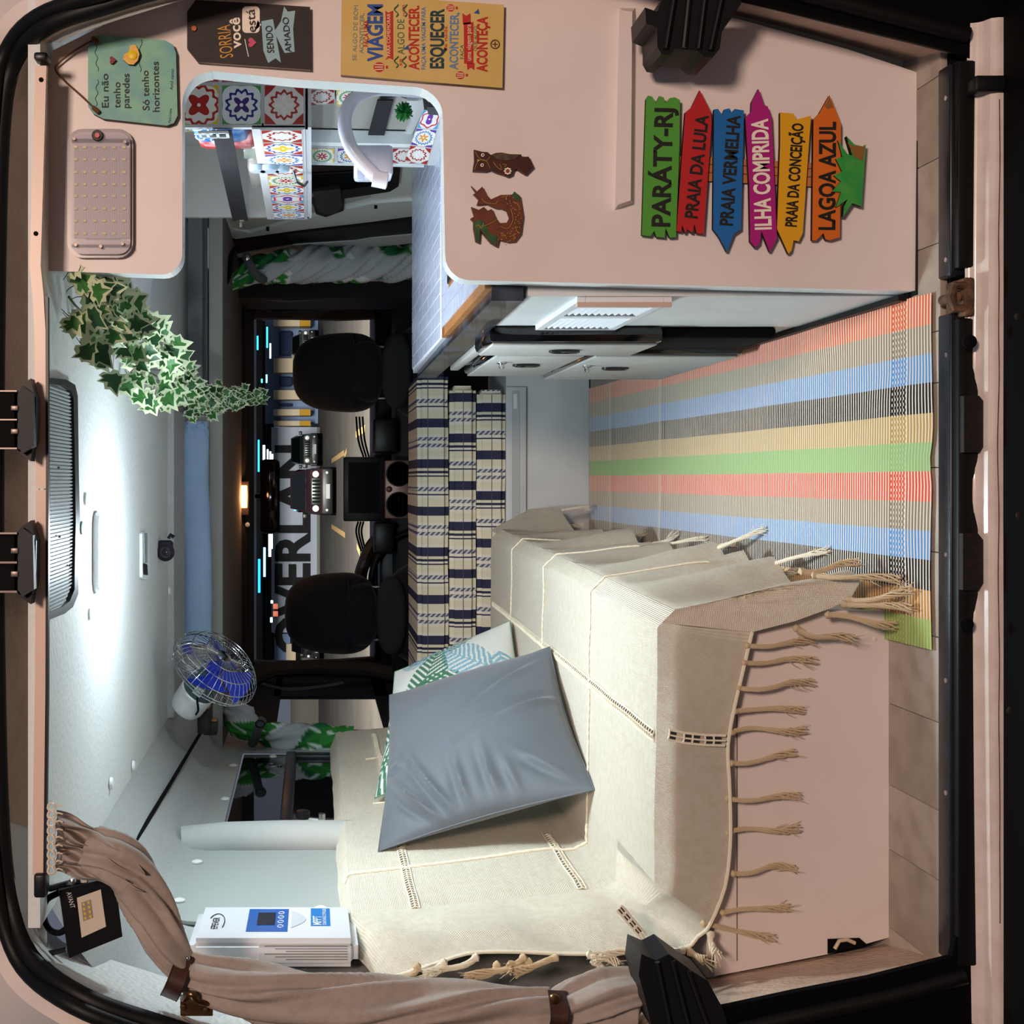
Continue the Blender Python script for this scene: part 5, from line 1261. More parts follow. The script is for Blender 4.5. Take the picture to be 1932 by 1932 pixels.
mb.add([rollf(1,k/24) for k in range(24)],[tuple(range(24))]); mb.add([rollf(0,k/24) for k in range(24)],[tuple(range(24))])
mb.build('fabric',BLUEF,br)
MB().tube([rollf(.02+.9*k/20,.80)+Vector((0,-.001,0)) for k in range(21)],.0012,5).build('seam',M('blue_seam','5d7698',.8),br)
# ================================================================ ivy garland
iv=thing('ivy_garland','long artificial garland of variegated green and white ivy leaves hanging from the ceiling','garland',P(300,700,3.6))
path=[P(92,560,2.2),P(120,580,2.28),P(160,600,2.42),P(200,618,2.58),P(235,650,2.8),P(262,690,2.98),P(300,712,3.3),P(335,730,3.6),P(360,752,3.85),P(395,755,4.0),P(430,752,4.1),P(455,745,4.15),P(490,750,4.2)]
for p_ in path[:7]: p_.z=min(p_.z,1.452)
sp_=smoothpath(path,6)
STEM=M('ivy_stem','3f5a2a',.7)
MB().tube(sp_,.0022,6).build('stem',STEM,iv)
LG=[M('leaf_dark','1f4a28',.45,var=(50,'2f6635',.6)),M('leaf_green','2f6a2c',.45,var=(50,'43803a',.6))]; LC=M('leaf_cream','c3cfa8',.5)
def leafmesh(m_,name,seed):
    rn=random.Random(seed); base=[(0,0),(.28,-.14),(.52,-.02),(.46,.16),(.78,.22),(.50,.42),(.56,.66),(.28,.66),(0,1.08)]
    o=[(x,y) for x,y in base]+[(-x,y) for x,y in base[-2:0:-1]]
    o=[(x*(1+rn.uniform(-.12,.12)),y*(1+rn.uniform(-.08,.08))) for x,y in o]; o[0]=(0,0)
    c=(0,.38); zf=lambda x,y:.10*abs(x)-.16*(x*x)+.08*math.sin(y*4)
    n=len(o); inn=[]
    for k,(x,y) in enumerate(o):
        f=rn.choice([.55,.72,.84]) ; inn.append((c[0]+(x-c[0])*f,c[1]+(y-c[1])*f))
    vs=[(c[0],c[1],0)]+[(x,y,zf(x,y)) for x,y in inn]+[(x,y,zf(x,y)) for x,y in o]
    mb=MB(); mb.add(vs,[(0,1+k,1+(k+1)%n) for k in range(n)],0); mb.add(vs,[(1+k,1+n+k,1+n+(k+1)%n,1+(k+1)%n) for k in range(n)],1)
    mb.tube([(0,0,0),(0,-.18,-.05),(.03,-.40,-.02)],[.025,.02,.018],4,2)
    return mb
protos=[]
for k in range(6):
    mb=leafmesh(None,'leaf',k); o=mb.build('leaf',[LG[k%2],LC,STEM],iv,origin=(0,0,0)); protos.append(o)
rl_=random.Random(4); used=set(); NL=215
for k in range(NL):
    t=(k+rl_.random())/NL; f=t*(len(sp_)-1); i=min(int(f),len(sp_)-2); c=sp_[i].lerp(sp_[i+1],f-i); tg=(sp_[i+1]-sp_[i]).normalized()
    dist=c.y+CD; wide=(.095 if t<.55 else .060 if t<.8 else .030)
    a=rl_.uniform(0,2*PI); off=Vector((math.cos(a)*wide*rl_.uniform(.2,1),rl_.uniform(-.03,.03),-abs(math.sin(a))*wide*.75*rl_.random()+.0))
    s=rl_.uniform(.033,.051)*(1 if t<.62 else .72 if t<.9 else .6)
    p=protos[k%6]
    if k<6: o=p
    else: o=copyo(p,iv,origin=(0,0,0))
    pos=c+off
    if pos.z>1.455 and pos.y<1.8: pos.z=1.455-rl_.random()*.02
    # leaves hang away from the stem and face the van interior
    d=(off+Vector((0,-.01,-.03))+tg*.02); d.normalize(); nrm=Vector((-.3+rl_.uniform(-.7,.7),-.9+rl_.uniform(-.5,.5),-.35+rl_.uniform(-.5,.5))); nrm.normalize()
    xx=d.cross(nrm).normalized(); nz=xx.cross(d).normalized()
    R_=Matrix((xx,d,nz)).transposed().to_4x4()
    W[o.name]=pos; o.location=pos-W[iv.name]; o.rotation_euler=R_.to_euler(); o.scale=(s*.9,s,s)
# one stray leaf on its own twig and dry tip
o=copyo(protos[1],iv,origin=(0,0,0)); pos=P(322,655,3.1); o.location=pos-W[iv.name]; o.scale=(.045,.05,.05); o.rotation_euler=Matrix((Vector((.9,-.1,.2)).normalized(),Vector((-.2,-.1,-1)).normalized(),Vector((0,-1,0)))).transposed().to_euler()
MB().tube(smoothpath([P(270,620,2.9),P(292,634,3.0),P(310,648,3.08),P(320,654,3.1)],4),.0013,5).build('twig',STEM,iv)
# ================================================================ desk fan clamped on the left cove
fan=thing('desk_fan','small clamp-on fan with chrome cage, blue blades and white motor at the left cove','fan',P(360,1340,3.9))
C=P(405,1262,3.62); ax=(P(372,1330,3.75)-P(428,1232,3.45)).normalized()
cageax=(P(357,1320,3.80)-P(405,1272,3.60)); cageax.normalize(); 
# axis of rotation points down-right into the cabin (away from motor)
axv=Vector((.74,-.40,-.54)).normalized(); e1=axv.orthogonal().normalized()
best=Vector((-.48,0,-.88))
e1=(best-axv*best.dot(axv)).normalized(); e2=axv.cross(e1)
Rr=.135
CH=M('cage_wire','cfd3d8',.15,metal=1)
def cagepoint(a,r,h): return C+axv*h+(e1*math.cos(a)+e2*math.sin(a))*r
mb=MB()
for k in range(44):
    a=2*PI*k/44
    mb.tube([cagepoint(a,.020,.052),cagepoint(a,.06,.054),cagepoint(a,.105,.044),cagepoint(a,Rr-.006,.018),cagepoint(a,Rr,.0),cagepoint(a,Rr-.01,-.018),cagepoint(a,.08,-.034),cagepoint(a,.035,-.036)],.00085,4)
for r_,h_ in ((Rr,0),(Rr-.012,-.018),(Rr-.010,.022),(.10,.047),(.060,.0545)):
    mb.tube([cagepoint(2*PI*k/40,r_,h_) for k in range(40)],.0014,6,closed=True)
o=mb.build('cage',CH,fan)
MB().lathe(C+axv*.050,axv,[(.022,0),(.022,.004),(.012,.007)],20).build('cage_cap',CH,fan)
BLB=M('blade_blue','1c2fa0',.3)
for b_ in range(4):
    mb=MB()
    def bf(u,v,b_=b_):
        a=b_*PI/2+(-.55+1.1*v)*(.55+.45*u); r=.025+.088*u; h=.002+.022*(v-.5)*2*(.4+.6*u)
        return cagepoint(a,r,h)
    mb.grid(bf,8,8); mb.build('blade',BLB,fan)
MB().lathe(C-axv*.006,axv,[(.020,-.01),(.024,0),(.022,.02),(.01,.028)],18).build('hub',BLB,fan)
DG=M('motor_green','4d6264',.45)
mb=MB(); mb.lathe(C-axv*.040,-axv,[(.045,0),(.050,.01),(.050,.05),(.046,.055)],20,ref=e1); mb.build('motor_housing',DG,fan)
mb=MB(); mb.lathe(C-axv*.090,-axv,[(.048,0),(.052,.004),(.050,.06),(.044,.078),(.02,.084)],20,ref=e1); mb.build('motor_cover',M('fan_white','dfe2e1',.35),fan)
lp=C-axv*.065+e1*.0; 
side_=(Vector((0,-1,0))-axv*Vector((0,-1,0)).dot(axv)).normalized(); s2_=axv.cross(side_)
q0=C-axv*.060+side_*.0505
MB().hexa([q0+axv*.014+s2_*.013,q0-axv*.014+s2_*.013,q0-axv*.014-s2_*.013,q0+axv*.014-s2_*.013],[q0+side_*.0012+axv*.014+s2_*.013,q0+side_*.0012-axv*.014+s2_*.013,q0+side_*.0012-axv*.014-s2_*.013,q0+side_*.0012+axv*.014-s2_*.013]).build('rating_label',EDGE,fan)
MB().tube(smoothpath([cagepoint(2.6,.128,-.02),P(325,1237,3.6),P(338,1262,3.62),C-axv*.045+e1*-.04],4),.0022,6).build('wire_arm',CH,fan)
mb=MB(); mb.box(P(372,1338,3.72),P(402,1368,3.86),bev=.006); mb.build('clamp',BLACK,fan)
MB().box(P(384,1362,3.76),P(412,1380,3.82),bev=.004).build('clamp_foot',BLACK,fan)
MB().tube(smoothpath([P(375,1312,3.62),P(372,1320,3.60),P(374,1340,3.60),P(368,1350,3.66)],4),.0032,7).build('motor_cable',BLACKM,fan)
# ================================================================ curtains
def cloth(name,pts,rad,mat,parent,flu=7,tw=9,amp=.24,n=72,k=16,col=None,seed=0,origin=None):
    sp=smoothpath(pts,k); m=len(sp); R=[]
    for i in range(m):
        f=i/(m-1)*(len(rad)-1); a=min(int(f),len(rad)-2); R.append(rad[a]+(rad[a+1]-rad[a])*(f-a))
    mb=MB(); mb.tube(sp,R,n,flut=lambda a,l:amp*math.sin(flu*a+1.3*math.sin(3*a+l*6))*.7+.22*noise.noise((math.cos(a)*1.5+seed,math.sin(a)*1.5,l*9)),twist=tw)
    cols=None
    if col:
        cols=[]
        L_=0
        for i in range(m):
            if i: L_+=(sp[i]-sp[i-1]).length
            for q in range(n): cols.append(col(q/n,L_,tw))
    return mb.build(name,mat,parent,col=cols,sharp=180)
TAU=M('taupe_linen','a5988f',.9,bump=('noise',150,.3,.002),var=(70,'94877d',.5))
cu=thing('rear_curtain','taupe linen curtain hung on rail rings, twisted and tied back along the left door jamb','curtain',P(1180,1880,2.12))
D_=2.115
# gathered head: fan of folds from rail to the bend
def headf(u,v):
    py_top=1528+118*u; a=P(106,py_top,D_-.0+.012*math.sin(u*34)); b=P(262+14*math.sin(u*9),1640+50*u,D_-.02+.022*math.sin(u*28+1))
    m_=P(185+18*math.sin(u*12+1)+12*(1-u),1570+95*u-8*(1-u),D_-.03+.022*math.sin(u*31+.6))
    t=v; p=a*(1-t)**2+m_*2*t*(1-t)+b*t*t; p.y+=.008*math.sin(v*14+u*20); return p
mb=MB(); mb.grid(headf,110,26); mb.build('gathered_head',TAU,cu,sharp=180)
cloth('upper_length',[P(170,1600,D_),P(215,1618,D_-.01),P(250,1650,D_),P(285,1715,D_),P(312,1775,D_-.01),P(346,1826,D_)],[.032,.036,.038,.036,.032,.022],TAU,cu,tw=7,seed=1)
cloth('lower_length',[P(346,1826,D_),P(400,1852,D_-.01),P(520,1880,D_-.01),P(700,1902,D_-.01),P(900,1906,D_),P(1040,1908,D_)],[.024,.034,.044,.046,.042,.030],TAU,cu,tw=5,seed=4)
cloth('curtain_tail',[P(1050,1908,D_),P(1090,1895,D_),P(1140,1885,D_),P(1195,1880,D_),P(1212,1888,D_)],[.026,.036,.044,.040,.020],TAU,cu,tw=4,amp=.3,seed=9)
for k in range(9):
    py=1522+k*15; c=P(97,py,2.085)
    mb=MB(); mb.tube([c+Vector((.0062*math.cos(t*PI/5),.002*math.sin(t*PI/2.5),.0062*math.sin(t*PI/5))) for t in range(10)],.0018,6,closed=True)
    mb.tube([c+Vector((0,0,-.004)),c+Vector((.003,.0,-.012)),c+Vector((.0,.002,-.018))],.0014,5)
    mb.build('rail_ring',M('ring_cream','e6d8c6',.3),cu)
LTH=M('brown_leather','3d231b',.45,var=(30,'56332a',.5)); BRZ=M('bronze','6e5238',.3,metal=.9)
def strap(name,label,a,b,w,D,curve=.035):
    th=thing(name,label,'strap',P(*a,D),'leather curtain straps')
    A=P(*a,D);B=P(*b,D); ax_=(B-A).normalized(); wd=ax_.cross(Vector((0,1,0))).normalized()*(w/2)
    mb=MB(); 
    def f(u,v):
        return A.lerp(B,v)+wd*(u*2-1)+Vector((0,-curve*math.sin(PI*v)-.004,0))
    def g_(u,v): return f(u,v)+Vector((0,.003,0))
    mb.grid(f,2,14); mb.grid(g_,2,14); mb.build('leather',LTH,th)
    for e in (0.04,.96):
        MB().tube([f(e,k/14)+Vector((0,-.0006,0)) for k in range(15)],.0006,4).build('stitching',M('stitch_dark','1c100c',.8),th)
    return th,f
st_,f_=strap('curtain_tieback','brown stitched leather strap with bronze hook plate around the bend of the taupe curtain',(352,1800),(318,1882),.030,2.105)
MB().box(P(340,1878,2.095),P(402,1915,2.10),bev=.001).build('hook_plate',BRZ,st_)
MB().tube(smoothpath([P(345,1885,2.09),P(352,1875,2.07),P(365,1876,2.065),P(372,1888,2.07),P(390,1893,2.08),P(408,1890,2.085)],4),.005,8).build('hook',BRZ,st_)
for a,b in ((346,1900),(388,1906)): MB().lathe(P(a,b,2.094),(0,-1,0),[(.006,0),(.005,.003),(.001,.004)],12).build('rivet',BRZ,st_)
MB().lathe(P(354,1808,2.088),(0,-1,0),[(.004,0),(.003,.002),(.001,.003)],12).build('rivet',CHROME,st_)
st_,f_=strap('curtain_tieback','plain brown leather strap with one bronze stud near the curtain tail',(1050,1868),(1046,1942),.030,2.10)
MB().lathe(P(1046,1885,2.07),(0,-1,0),[(.009,0),(.008,.003),(.003,.005)],16).build('stud',BRZ,st_)
# leaf-print curtains of the cab
GR=[rgb('2f8a33'),rgb('176a3a')]; WH=rgb('b9bfc2'); WH2=rgb('e3e8e6')
def leafcurt(u,L_,tw):
    x=(u+tw*L_/(2*PI))*4; y=L_*9
    a=noise.noise((x*.5,y*.55,3)); b_=math.sin(x*1.9+y*1.1+2*a)
    if a>.08: 
        c=GR[0] if b_>-.2 else GR[1]
        if abs(math.sin((x-y)*5))<.16: c=WH2
        return c
    if a>-.02 and b_>.3: return WH2
    return WH
LCM=M('leaf_print','ffffff',.85,attr='pat',bump=('noise',200,.2,.001))
c1=thing('cab_curtain','twisted grey and green leaf-print curtain behind the kitchen hatch, tied with a grey strap','curtain',P(784,495,5.0))
cloth('twisted_cloth',[P(432,540,4.9),P(455,525,4.9),P(490,508,4.9),P(560,500,4.95),P(640,497,5.0),P(720,493,5.05),P(800,488,5.1)],[.020,.035,.050,.062,.068,.072,.075],LCM,c1,col=leafcurt,tw=12,n=44,k=14,seed=2)
MB().tube(smoothpath([P(464,482,4.80),P(472,500,4.78),P(485,520,4.80),P(497,528,4.86)],4),.017,8).build('strap',M('strap_grey','55585a',.7),c1)
MB().lathe(P(466,486,4.77),(0,-1,0),[(.010,0),(.010,.003),(.004,.005)],14).build('stud',CHROME,c1)
MB().tube(smoothpath([P(392,566,4.6),P(398,552,4.6),P(418,545,4.6),P(432,520,4.6),P(436,485,4.65),P(442,470,4.7)],5),.009,8).build('hanging_cord',BLACKM,c1)
c2=thing('cab_curtain','twisted grey and green leaf-print curtain below the fan, tied with a grey buckled strap','curtain',P(640,1400,4.5))
cloth('twisted_cloth',[P(430,1330,4.45),P(455,1360,4.4),P(488,1380,4.4),P(540,1392,4.4),P(600,1402,4.4),P(660,1412,4.4)],[.030,.055,.030,.045,.060,.065],LCM,c2,col=leafcurt,tw=12,n=44,k=14,seed=6)
MB().tube(smoothpath([P(495,1358,4.30),P(488,1372,4.28),P(482,1392,4.30),P(476,1402,4.36)],4),.016,8).build('strap',M('strap_grey','55585a',.7),c2)
MB().tube([P(491,1366,4.265)+Vector((.012*math.cos(t*PI/5),0,.016*math.sin(t*PI/5))) for t in range(10)],.003,6,closed=True).build('buckle',BLACK,c2)
# ================================================================ solar charge controller
sc=thing('charge_controller','white solar charge controller with a blue display panel beside the taupe curtain','controller',P(650,1775,2.5))
A1=P(372,1702,2.62);A2=P(650,1748,2.62);A3=P(660,1862,2.36);A4=P(360,1803,2.36)
A1=Vector((-.868,.56,1.258));
zt=1.262; zb=.945
qa=[Vector((-.872,.505,zt)),Vector((-.872,.505,zb)),Vector((-.855,.262,zb)),Vector((-.855,.262,zt))]
back=[v+Vector((-.055,.004,0)) for v in qa]
CB=M('controller_white','dcdde0',.35)
mb=MB(); bm=bmesh.new(); vv=[bm.verts.new(v) for v in qa+back]
for f in [(0,1,2,3),(7,6,5,4),(0,4,5,1),(1,5,6,2),(2,6,7,3),(3,7,4,0)]: bm.faces.new([vv[i] for i in f])
bmesh.ops.bevel(bm,geom=bm.edges[:],offset=.014,segments=3,affect='EDGES'); bm.verts.index_update()
mb.add([v.co.copy() for v in bm.verts],[[v.index for v in f.verts] for f in bm.faces],0,None,True); bm.free(); mb.build('case',CB,sc)
nf=(qa[1]-qa[0]).cross(qa[3]-qa[0]).normalized()
if nf.x<0: nf=-nf
def cf2(a,b,e=.0006): # a: down 0..1, b: across left(far)->right 0..1 ; text reads left to right = near(camera)?? 
    return qa[0].lerp(qa[1],a).lerp(qa[3].lerp(qa[2],a),b)+nf*e
def cquad(a0,b0,a1,b1,name,mat,e=.0006):
    MB().hexa([cf2(a0,b0,e),cf2(a0,b1,e),cf2(a1,b1,e),cf2(a1,b0,e)],[cf2(a0,b0,-.001),cf2(a0,b1,-.001),cf2(a1,b1,-.001),cf2(a1,b0,-.001)]).build(name,mat,sc)
CBL=M('display_blue','1d5fae',.25); 
cquad(.33,.12,.58,.78,'display_panel',CBL)
cquad(.39,.24,.50,.60,'screen',M('lcd_dark','1d2a36',.15),.0014)
for k in range(4):
    b0=.22+k*.13; MB().tube([cf2(.535+.018*math.cos(t*PI/5),b0+.03+.035*math.sin(t*PI/5),.0014) for t in range(10)],.0008,4,closed=True).build('key',EDGE,sc)
cquad(.72,.10,.84,.62,'model_label',M('label_blue','2d7cc4',.3))
def ctext(body,a,b0,b1,h,mat): text(body,cf2(a,b1,.0012),cf2(a,b0,.0012),h,mat,sc,ext=0,up=(0,0,1),bold=.01)
ctext('MPPT',.785,.34,.60,.017,EDGE); ctext('SOLAR CHARGE CONTROLLER',.815,.12,.60,.007,EDGE)
ctext('EPEVER',.155,.38,.70,.013,M('logo_black','15151a',.5))
MB().tube([cf2(.14+.050*math.cos(t),.54+.26*math.sin(t),.0014) for t in [ -2.6+k*.26 for k in range(13)]],.0009,5).build('logo_arc',M('logo_black','15151a',.5),sc)
arcq=[cf2(.60,.18+.5*k/8,.0012) for k in range(9)][::-1]+[cf2(.60+.09*math.sin(PI*k/8),.18+.5*k/8,.0012) for k in range(9)]
MB().prism(arcq,tuple(-nf*.001)).build('grey_arc',M('arc_grey','c7c9cf',.4),sc)
# side sticker with fine print lines, on the near flank of the case
sa=qa[3]+Vector((-.012,-.0005,-.12)); 
stk=MB(); stk.box((-.898,.2638,.96),(-.862,.2650,1.13)); stk.build('print_label',M('label_pale','c9c9c6',.5),sc)
ln=MB()
for k in range(6): ln.box((-.866-.005*k-.0012,.2628,.965),(-.866-.005*k,.2640,1.12-.02*(k%3)))
o=ln.build('fine_print_lines',M('print_grey','6e6e6e',.6),sc); o['kind']='stuff'
# ================================================================ black LED floodlight hung under the header
fd=thing('floodlight','black square LED floodlight with cream reflector hanging at the rear left corner','lamp',P(230,1740,2.2))
FB=M('flood_black','0e0f12',.35)
D_=2.13
fq=[P(111,1680,D_+.005),P(217,1653,D_+.03),P(231,1767,D_+.02),P(130,1808,D_)]
fn=(fq[1]-fq[0]).cross(fq[3]-fq[0]).normalized()
if fn.y>0: fn=-fn
_d=fq[2]-Vector((0,-CD,CZ)); fq[2]=Vector((0,-CD,CZ))+_d*((fq[0]-Vector((0,-CD,CZ))).dot(fn)/_d.dot(fn))
MB().hexa(fq,[v-fn*.022 for v in fq]).build('housing',FB,fd)
wq=[P(145,1694,D_),P(190,1678,D_),P(200,1748,D_),P(154,1769,D_)]
def onf(p,e): # drop point on the plane of the face along the view depth
    o=fq[0]; cam0=Vector((0,-CD,CZ)); d=(p-cam0); t=(o-cam0).dot(fn)/d.dot(fn); return cam0+d*t+fn*e
wq=[onf(p,.0006) for p in wq]
iq=[onf(P(a,b,D_),.0008) for a,b in ((152,1704),(172,1697),(177,1722),(158,1729))]
MB().hexa(wq,[v-fn*.002 for v in wq]).build('reflector',M('reflector_cream','d9cdbd',.35),fd)
icq=[onf(P(a,b,D_),.0012) for a,b in ((153,1703),(171,1697),(176,1731),(157,1738))]
MB().hexa(icq,[v-fn*.001 for v in icq]).build('led_board',M('led_board','9a8f86',.4),fd)
for r_ in range(4):
    for c_ in range(2):
        a=icq[0].lerp(icq[3],(r_+.5)/4).lerp(icq[1].lerp(icq[2],(r_+.5)/4),(c_+.5)/2)
        MB().box(a-Vector((.0022,.0006,.0022)),a+Vector((.0022,.0,.0022))).build('led',M('led_yellow','d6b64a',.4),fd)
MB().hexa([onf(P(a,b,D_),.0004) for a,b in ((146,1695),(190,1679),(172,1697),(152,1704))],[onf(P(a,b,D_),0) for a,b in ((146,1695),(190,1679),(172,1697),(152,1704))]).build('reflector_bevel',M('bevel_cream','b7aa9c',.4),fd)
text('AVANT',onf(P(125,1684,D_),.001),onf(P(133,1714,D_),.001),.0085,M('print_white','c9c9c9',.5),fd,ext=0,up=(0,0,-1))
MB().tube(smoothpath([P(130,1748,D_+.03),P(112,1760,D_+.03),P(92,1752,D_+.03),P(82,1725,D_+.03),P(88,1698,D_+.03),P(112,1684,D_+.03)],5),.0055,8).build('supply_cable',BLACKM,fd)
MB().tube([P(84,1676,D_+.04),P(96,1676,D_+.03),P(140,1664,D_+.03),P(165,1662,D_+.03)],.0055,6).build('bracket_arm',FB,fd)
MB().tube([P(88,1800,D_+.03),P(125,1792,D_+.03)],.005,6).build('bracket_arm',FB,fd)
MB().box(P(74,1682,D_+.045),P(90,1800,D_+.05)).build('bracket_plate',CHROME,fd)
MB().lathe(P(137,1662,D_+.01),(0,-1,0),[(.006,0),(.006,.006),(.002,.008)],8).build('bolt',CHROME,fd)
# ================================================================ cab seats
SEATM=M('seat_cover_black','0c0d13',.85,bump=('noise',60,.25,.003),sheen=.15); SEATG=M('seat_grey','2c2e2f',.9,bump=('noise',80,.2,.002)); PIP=M('seat_piping','1a1c26',.7)
def blob(name, cx, cz, hx, hz, y0, th, mat, parent, e=2.6, n=28, m=14, taper=0, wr=0):
    """rounded upholstered shell: superellipse outline, puffed both ways"""
    def sp(c,s): return math.copysign(abs(c)**(2/s),c)
    mb=MB()
    def f(u,v):
        a=2*PI*u; ph=-PI/2+PI*v; 
        x=sp(math.cos(a),e)*math.cos(ph)**.45 if abs(math.cos(ph))>1e-9 else 0; z=sp(math.sin(a),e)*math.cos(ph)**.45 if abs(math.cos(ph))>1e-9 else 0
        w_=wr*noise.noise((x*3,z*6,y0)); xx=cx+hx*x*(1-taper*(z+1)/2)
        return Vector((xx, y0+th*math.sin(ph)+w_, cz+hz*z))
    mb.grid(f,n*2,m); return mb.build(name,mat,parent,weld=True)
def seat(label, cx, w, px0, px1, D=5.45, shoulder=0):
    s=thing('cab_chair',label,'seat',(cx,D-CD+.1,0),'cab seats')
    ztop=CZ-(px0-590)*D/F; zb=CZ-(px1-590)*D/F
    hz=(ztop-zb)/2; blob('headrest_cover',cx,(ztop+zb)/2,w/2,hz,D-CD,.085,SEATM,s,e=2.9,taper=.16,wr=.010)
    zc=zb+.10
    MB().tube([(cx-w*.42,D-CD-.083,zc+.03),(cx-w*.2,D-CD-.092,zc+.018),(cx+w*.2,D-CD-.092,zc+.018),(cx+w*.42,D-CD-.083,zc+.03)],.0035,6).build('cover_seam',PIP,s)
    blob('headrest_pad',cx,zb+.075,w*.36,.075,D-CD-.045,.055,SEATG if 0 else SEATM,s,e=3,wr=.003)
    for k in (-1,1): MB().tube([(cx+k*w*.30,D-CD-.01,zb-.05),(cx+k*w*.30,D-CD-.01,zb+.06)],.007,8).build('headrest_post',CHROME,s)
    blob('backrest',cx+shoulder,zb-.40,w*.80,.395,D-CD+.02,.12,SEATM,s,e=2.6,taper=.20,wr=.006)
    blob('shoulder_pad',cx,zb-.055,w*.44,.065,D-CD-.085,.04,SEATG,s,e=2.4)
    MB().box((cx-.26,D-CD,.10),(cx+.26,D-CD+.33,.34),bev=.06).build('seat_base',SEATM,s)
    return s
seat('black covered passenger seat nearest the kitchen counter',P(640,703,5.45).x,.365,552,722)
seat('black covered driver seat in front of the steering wheel',P(640,1157,5.45).x,.375,537,712)
# ================================================================ dashboard
db=thing('dashboard','dark dashboard across the cab with leather top, cables and ledge','dashboard',(0,4.1,0))
DM=M('dash_black','17181a',.55,bump=('noise',260,.3,.001)); 
MB().box((-.93,3.72,.20),(.93,4.35,.66),bev=.03).build('dash_body',DM,db)
MB().box((-.93,3.95,.64),(.93,4.5,.735),bev=.02).build('dash_top',DM,db)
MB().box(P(704,788,5.72),P(744,858,5.95),bev=.012).build('storage_lid',M('leather_black','1f1e1e',.35,bump=('noise',300,.4,.001)),db)
MB().box(P(705,984,5.72),P(738,1040,5.95),bev=.012).build('storage_lid',M('leather_black','1f1e1e',.35,bump=('noise',300,.4,.001)),db)
for o_ in (0,1,2):
    MB().tube(smoothpath([P(672+6*o_,786,5.9),P(676+6*o_,830,5.9),P(686+5*o_,862,5.9)],4),.005,6).build('cable',BLACKM,db)
    MB().tube(smoothpath([P(676+5*o_,984,5.9),P(672+5*o_,1005,5.9),P(682+4*o_,1040,5.9)],4),.005,6).build('cable',BLACKM,db)
hu=thing('touchscreen','black wide touchscreen standing on the middle of the dashboard','screen',P(725,922,5.6))
MB().box(P(648,862,5.58),P(727,983,5.62),bev=.006).build('bezel',BLACK,hu)
MB().box(P(657,872,5.575),P(716,968,5.58)).build('screen_glass',M('screen_off','07080b',.08,coat=1),hu)
for k in range(6): MB().box(P(675+0*k,975,5.574),P(675,975,5.578)).build if 0 else None
av=thing('air_vents','brushed copper and grey centre console with two round black air vents and a red button','air vent',P(770,922,5.55))
MB().box(P(726,868,5.57),P(800,978,5.62),bev=.006).build('fascia',M('fascia','8f7468',.35,metal=.5,bump=('noise',200,.1,.001)),av)
for py in (894,952):
    c=P(752,py,5.57)
    MB().lathe(c,(0,-1,0),[(.056,0),(.056,.006),(.050,.008),(.048,-.004),(.001,-.004)],28).build('vent_ring',BLACK,av)
    for k in (-2,-1,0,1,2): MB().box((c.x-math.sqrt(max(0,.046**2-(k*.018)**2)),c.y-.004,c.z+k*.018-.003),(c.x+math.sqrt(max(0,.046**2-(k*.018)**2)),c.y+.001,c.z+k*.018+.003)).build('vent_louvre',BLACKM,av)
MB().lathe(P(734,923,5.57),(0,-1,0),[(.014,0),(.014,.004),(.004,.006)],20).build('hazard_button',M('button_dark_red','5a1c1c',.4),av)
MB().lathe(P(734,923,5.565),(0,-1,0),[(.003,0),(.003,.002),(.001,.003)],8).build('button_mark',EDGE,av)
# steering wheel
sw_=thing('steering_wheel','black steering wheel showing its upper rim left of the touchscreen','steering wheel',P(770,1085,5.75))
c=P(795,1100,5.75); e1=Vector((1,0,0)); e2=Vector((0,.35,1)).normalized()
MB().tube([c+(e1*math.cos(t*PI/24)+e2*math.sin(t*PI/24))*.235 for t in range(48)],.017,10,closed=True).build('rim',M('wheel_black','141416',.35),sw_)
MB().lathe(c+Vector((0,.03,0)),Vector((0,-1,.35)),[(.08,0),(.075,.03),(.03,.04)],24).build('hub',BLACK,sw_)
for a in (0,180,270): MB().tube([c+(e1*math.cos(math.radians(a))+e2*math.sin(math.radians(a)))*.07,c+(e1*math.cos(math.radians(a))+e2*math.sin(math.radians(a)))*.23],.016,8).build('spoke',BLACK,sw_)
ic=thing('instrument_cowl','rounded dark instrument cowl edge behind the steering wheel','cowl',P(760,1060,5.9))
MB().tube(smoothpath([P(772,985,5.85),P(735,1000,5.85),P(705,1025,5.85),P(688,1060,5.85),P(680,1095,5.85),P(690,1150,5.85)],5),.03,8).build('cowl_rim',M('cowl_brown','2b201c',.4),ic)
MB().box(P(715,1010,5.9),P(775,1160,6.0),bev=.02).build('cowl_body',BLACK,ic)
# rear view mirror, courtesy lamp, visors
mr=thing('rear_view_mirror','dark rear view mirror under the windscreen header','mirror',P(529,935,5.8))
MB().box(P(491,866,5.80),P(528,1006,5.84),bev=.022).build('housing',BLACK,mr)
MB().box(P(495,874,5.795),P(524,998,5.80),bev=.002).build('mirror_glass',M('mirror_dark','1c0f0b',.06,metal=.6),mr)
MB().tube([P(484,936,5.85),P(492,936,5.83)],.012,8).build('stem',BLACK,mr)
cl_=thing('courtesy_lamp','small warm glowing courtesy lamp in the headliner above the mirror','lamp',P(468,936,5.5))
MB().box(P(451,908,5.46),P(470,972,5.50),bev=.004).build('lamp_housing',M('lamp_brown','3c2c26',.5),cl_)
MB().box(P(454,916,5.452),P(466,958,5.462),bev=.002).build('lens',M('warm_glow','ffb070',.5,emit=('ff8a3c',26)),cl_)
MB().lathe(P(467,990,5.46),(0,-1,0),[(.010,0),(.010,.004),(.004,.006)],12).build('sensor',M('pale_strip','b9bdbd',.5),cl_)
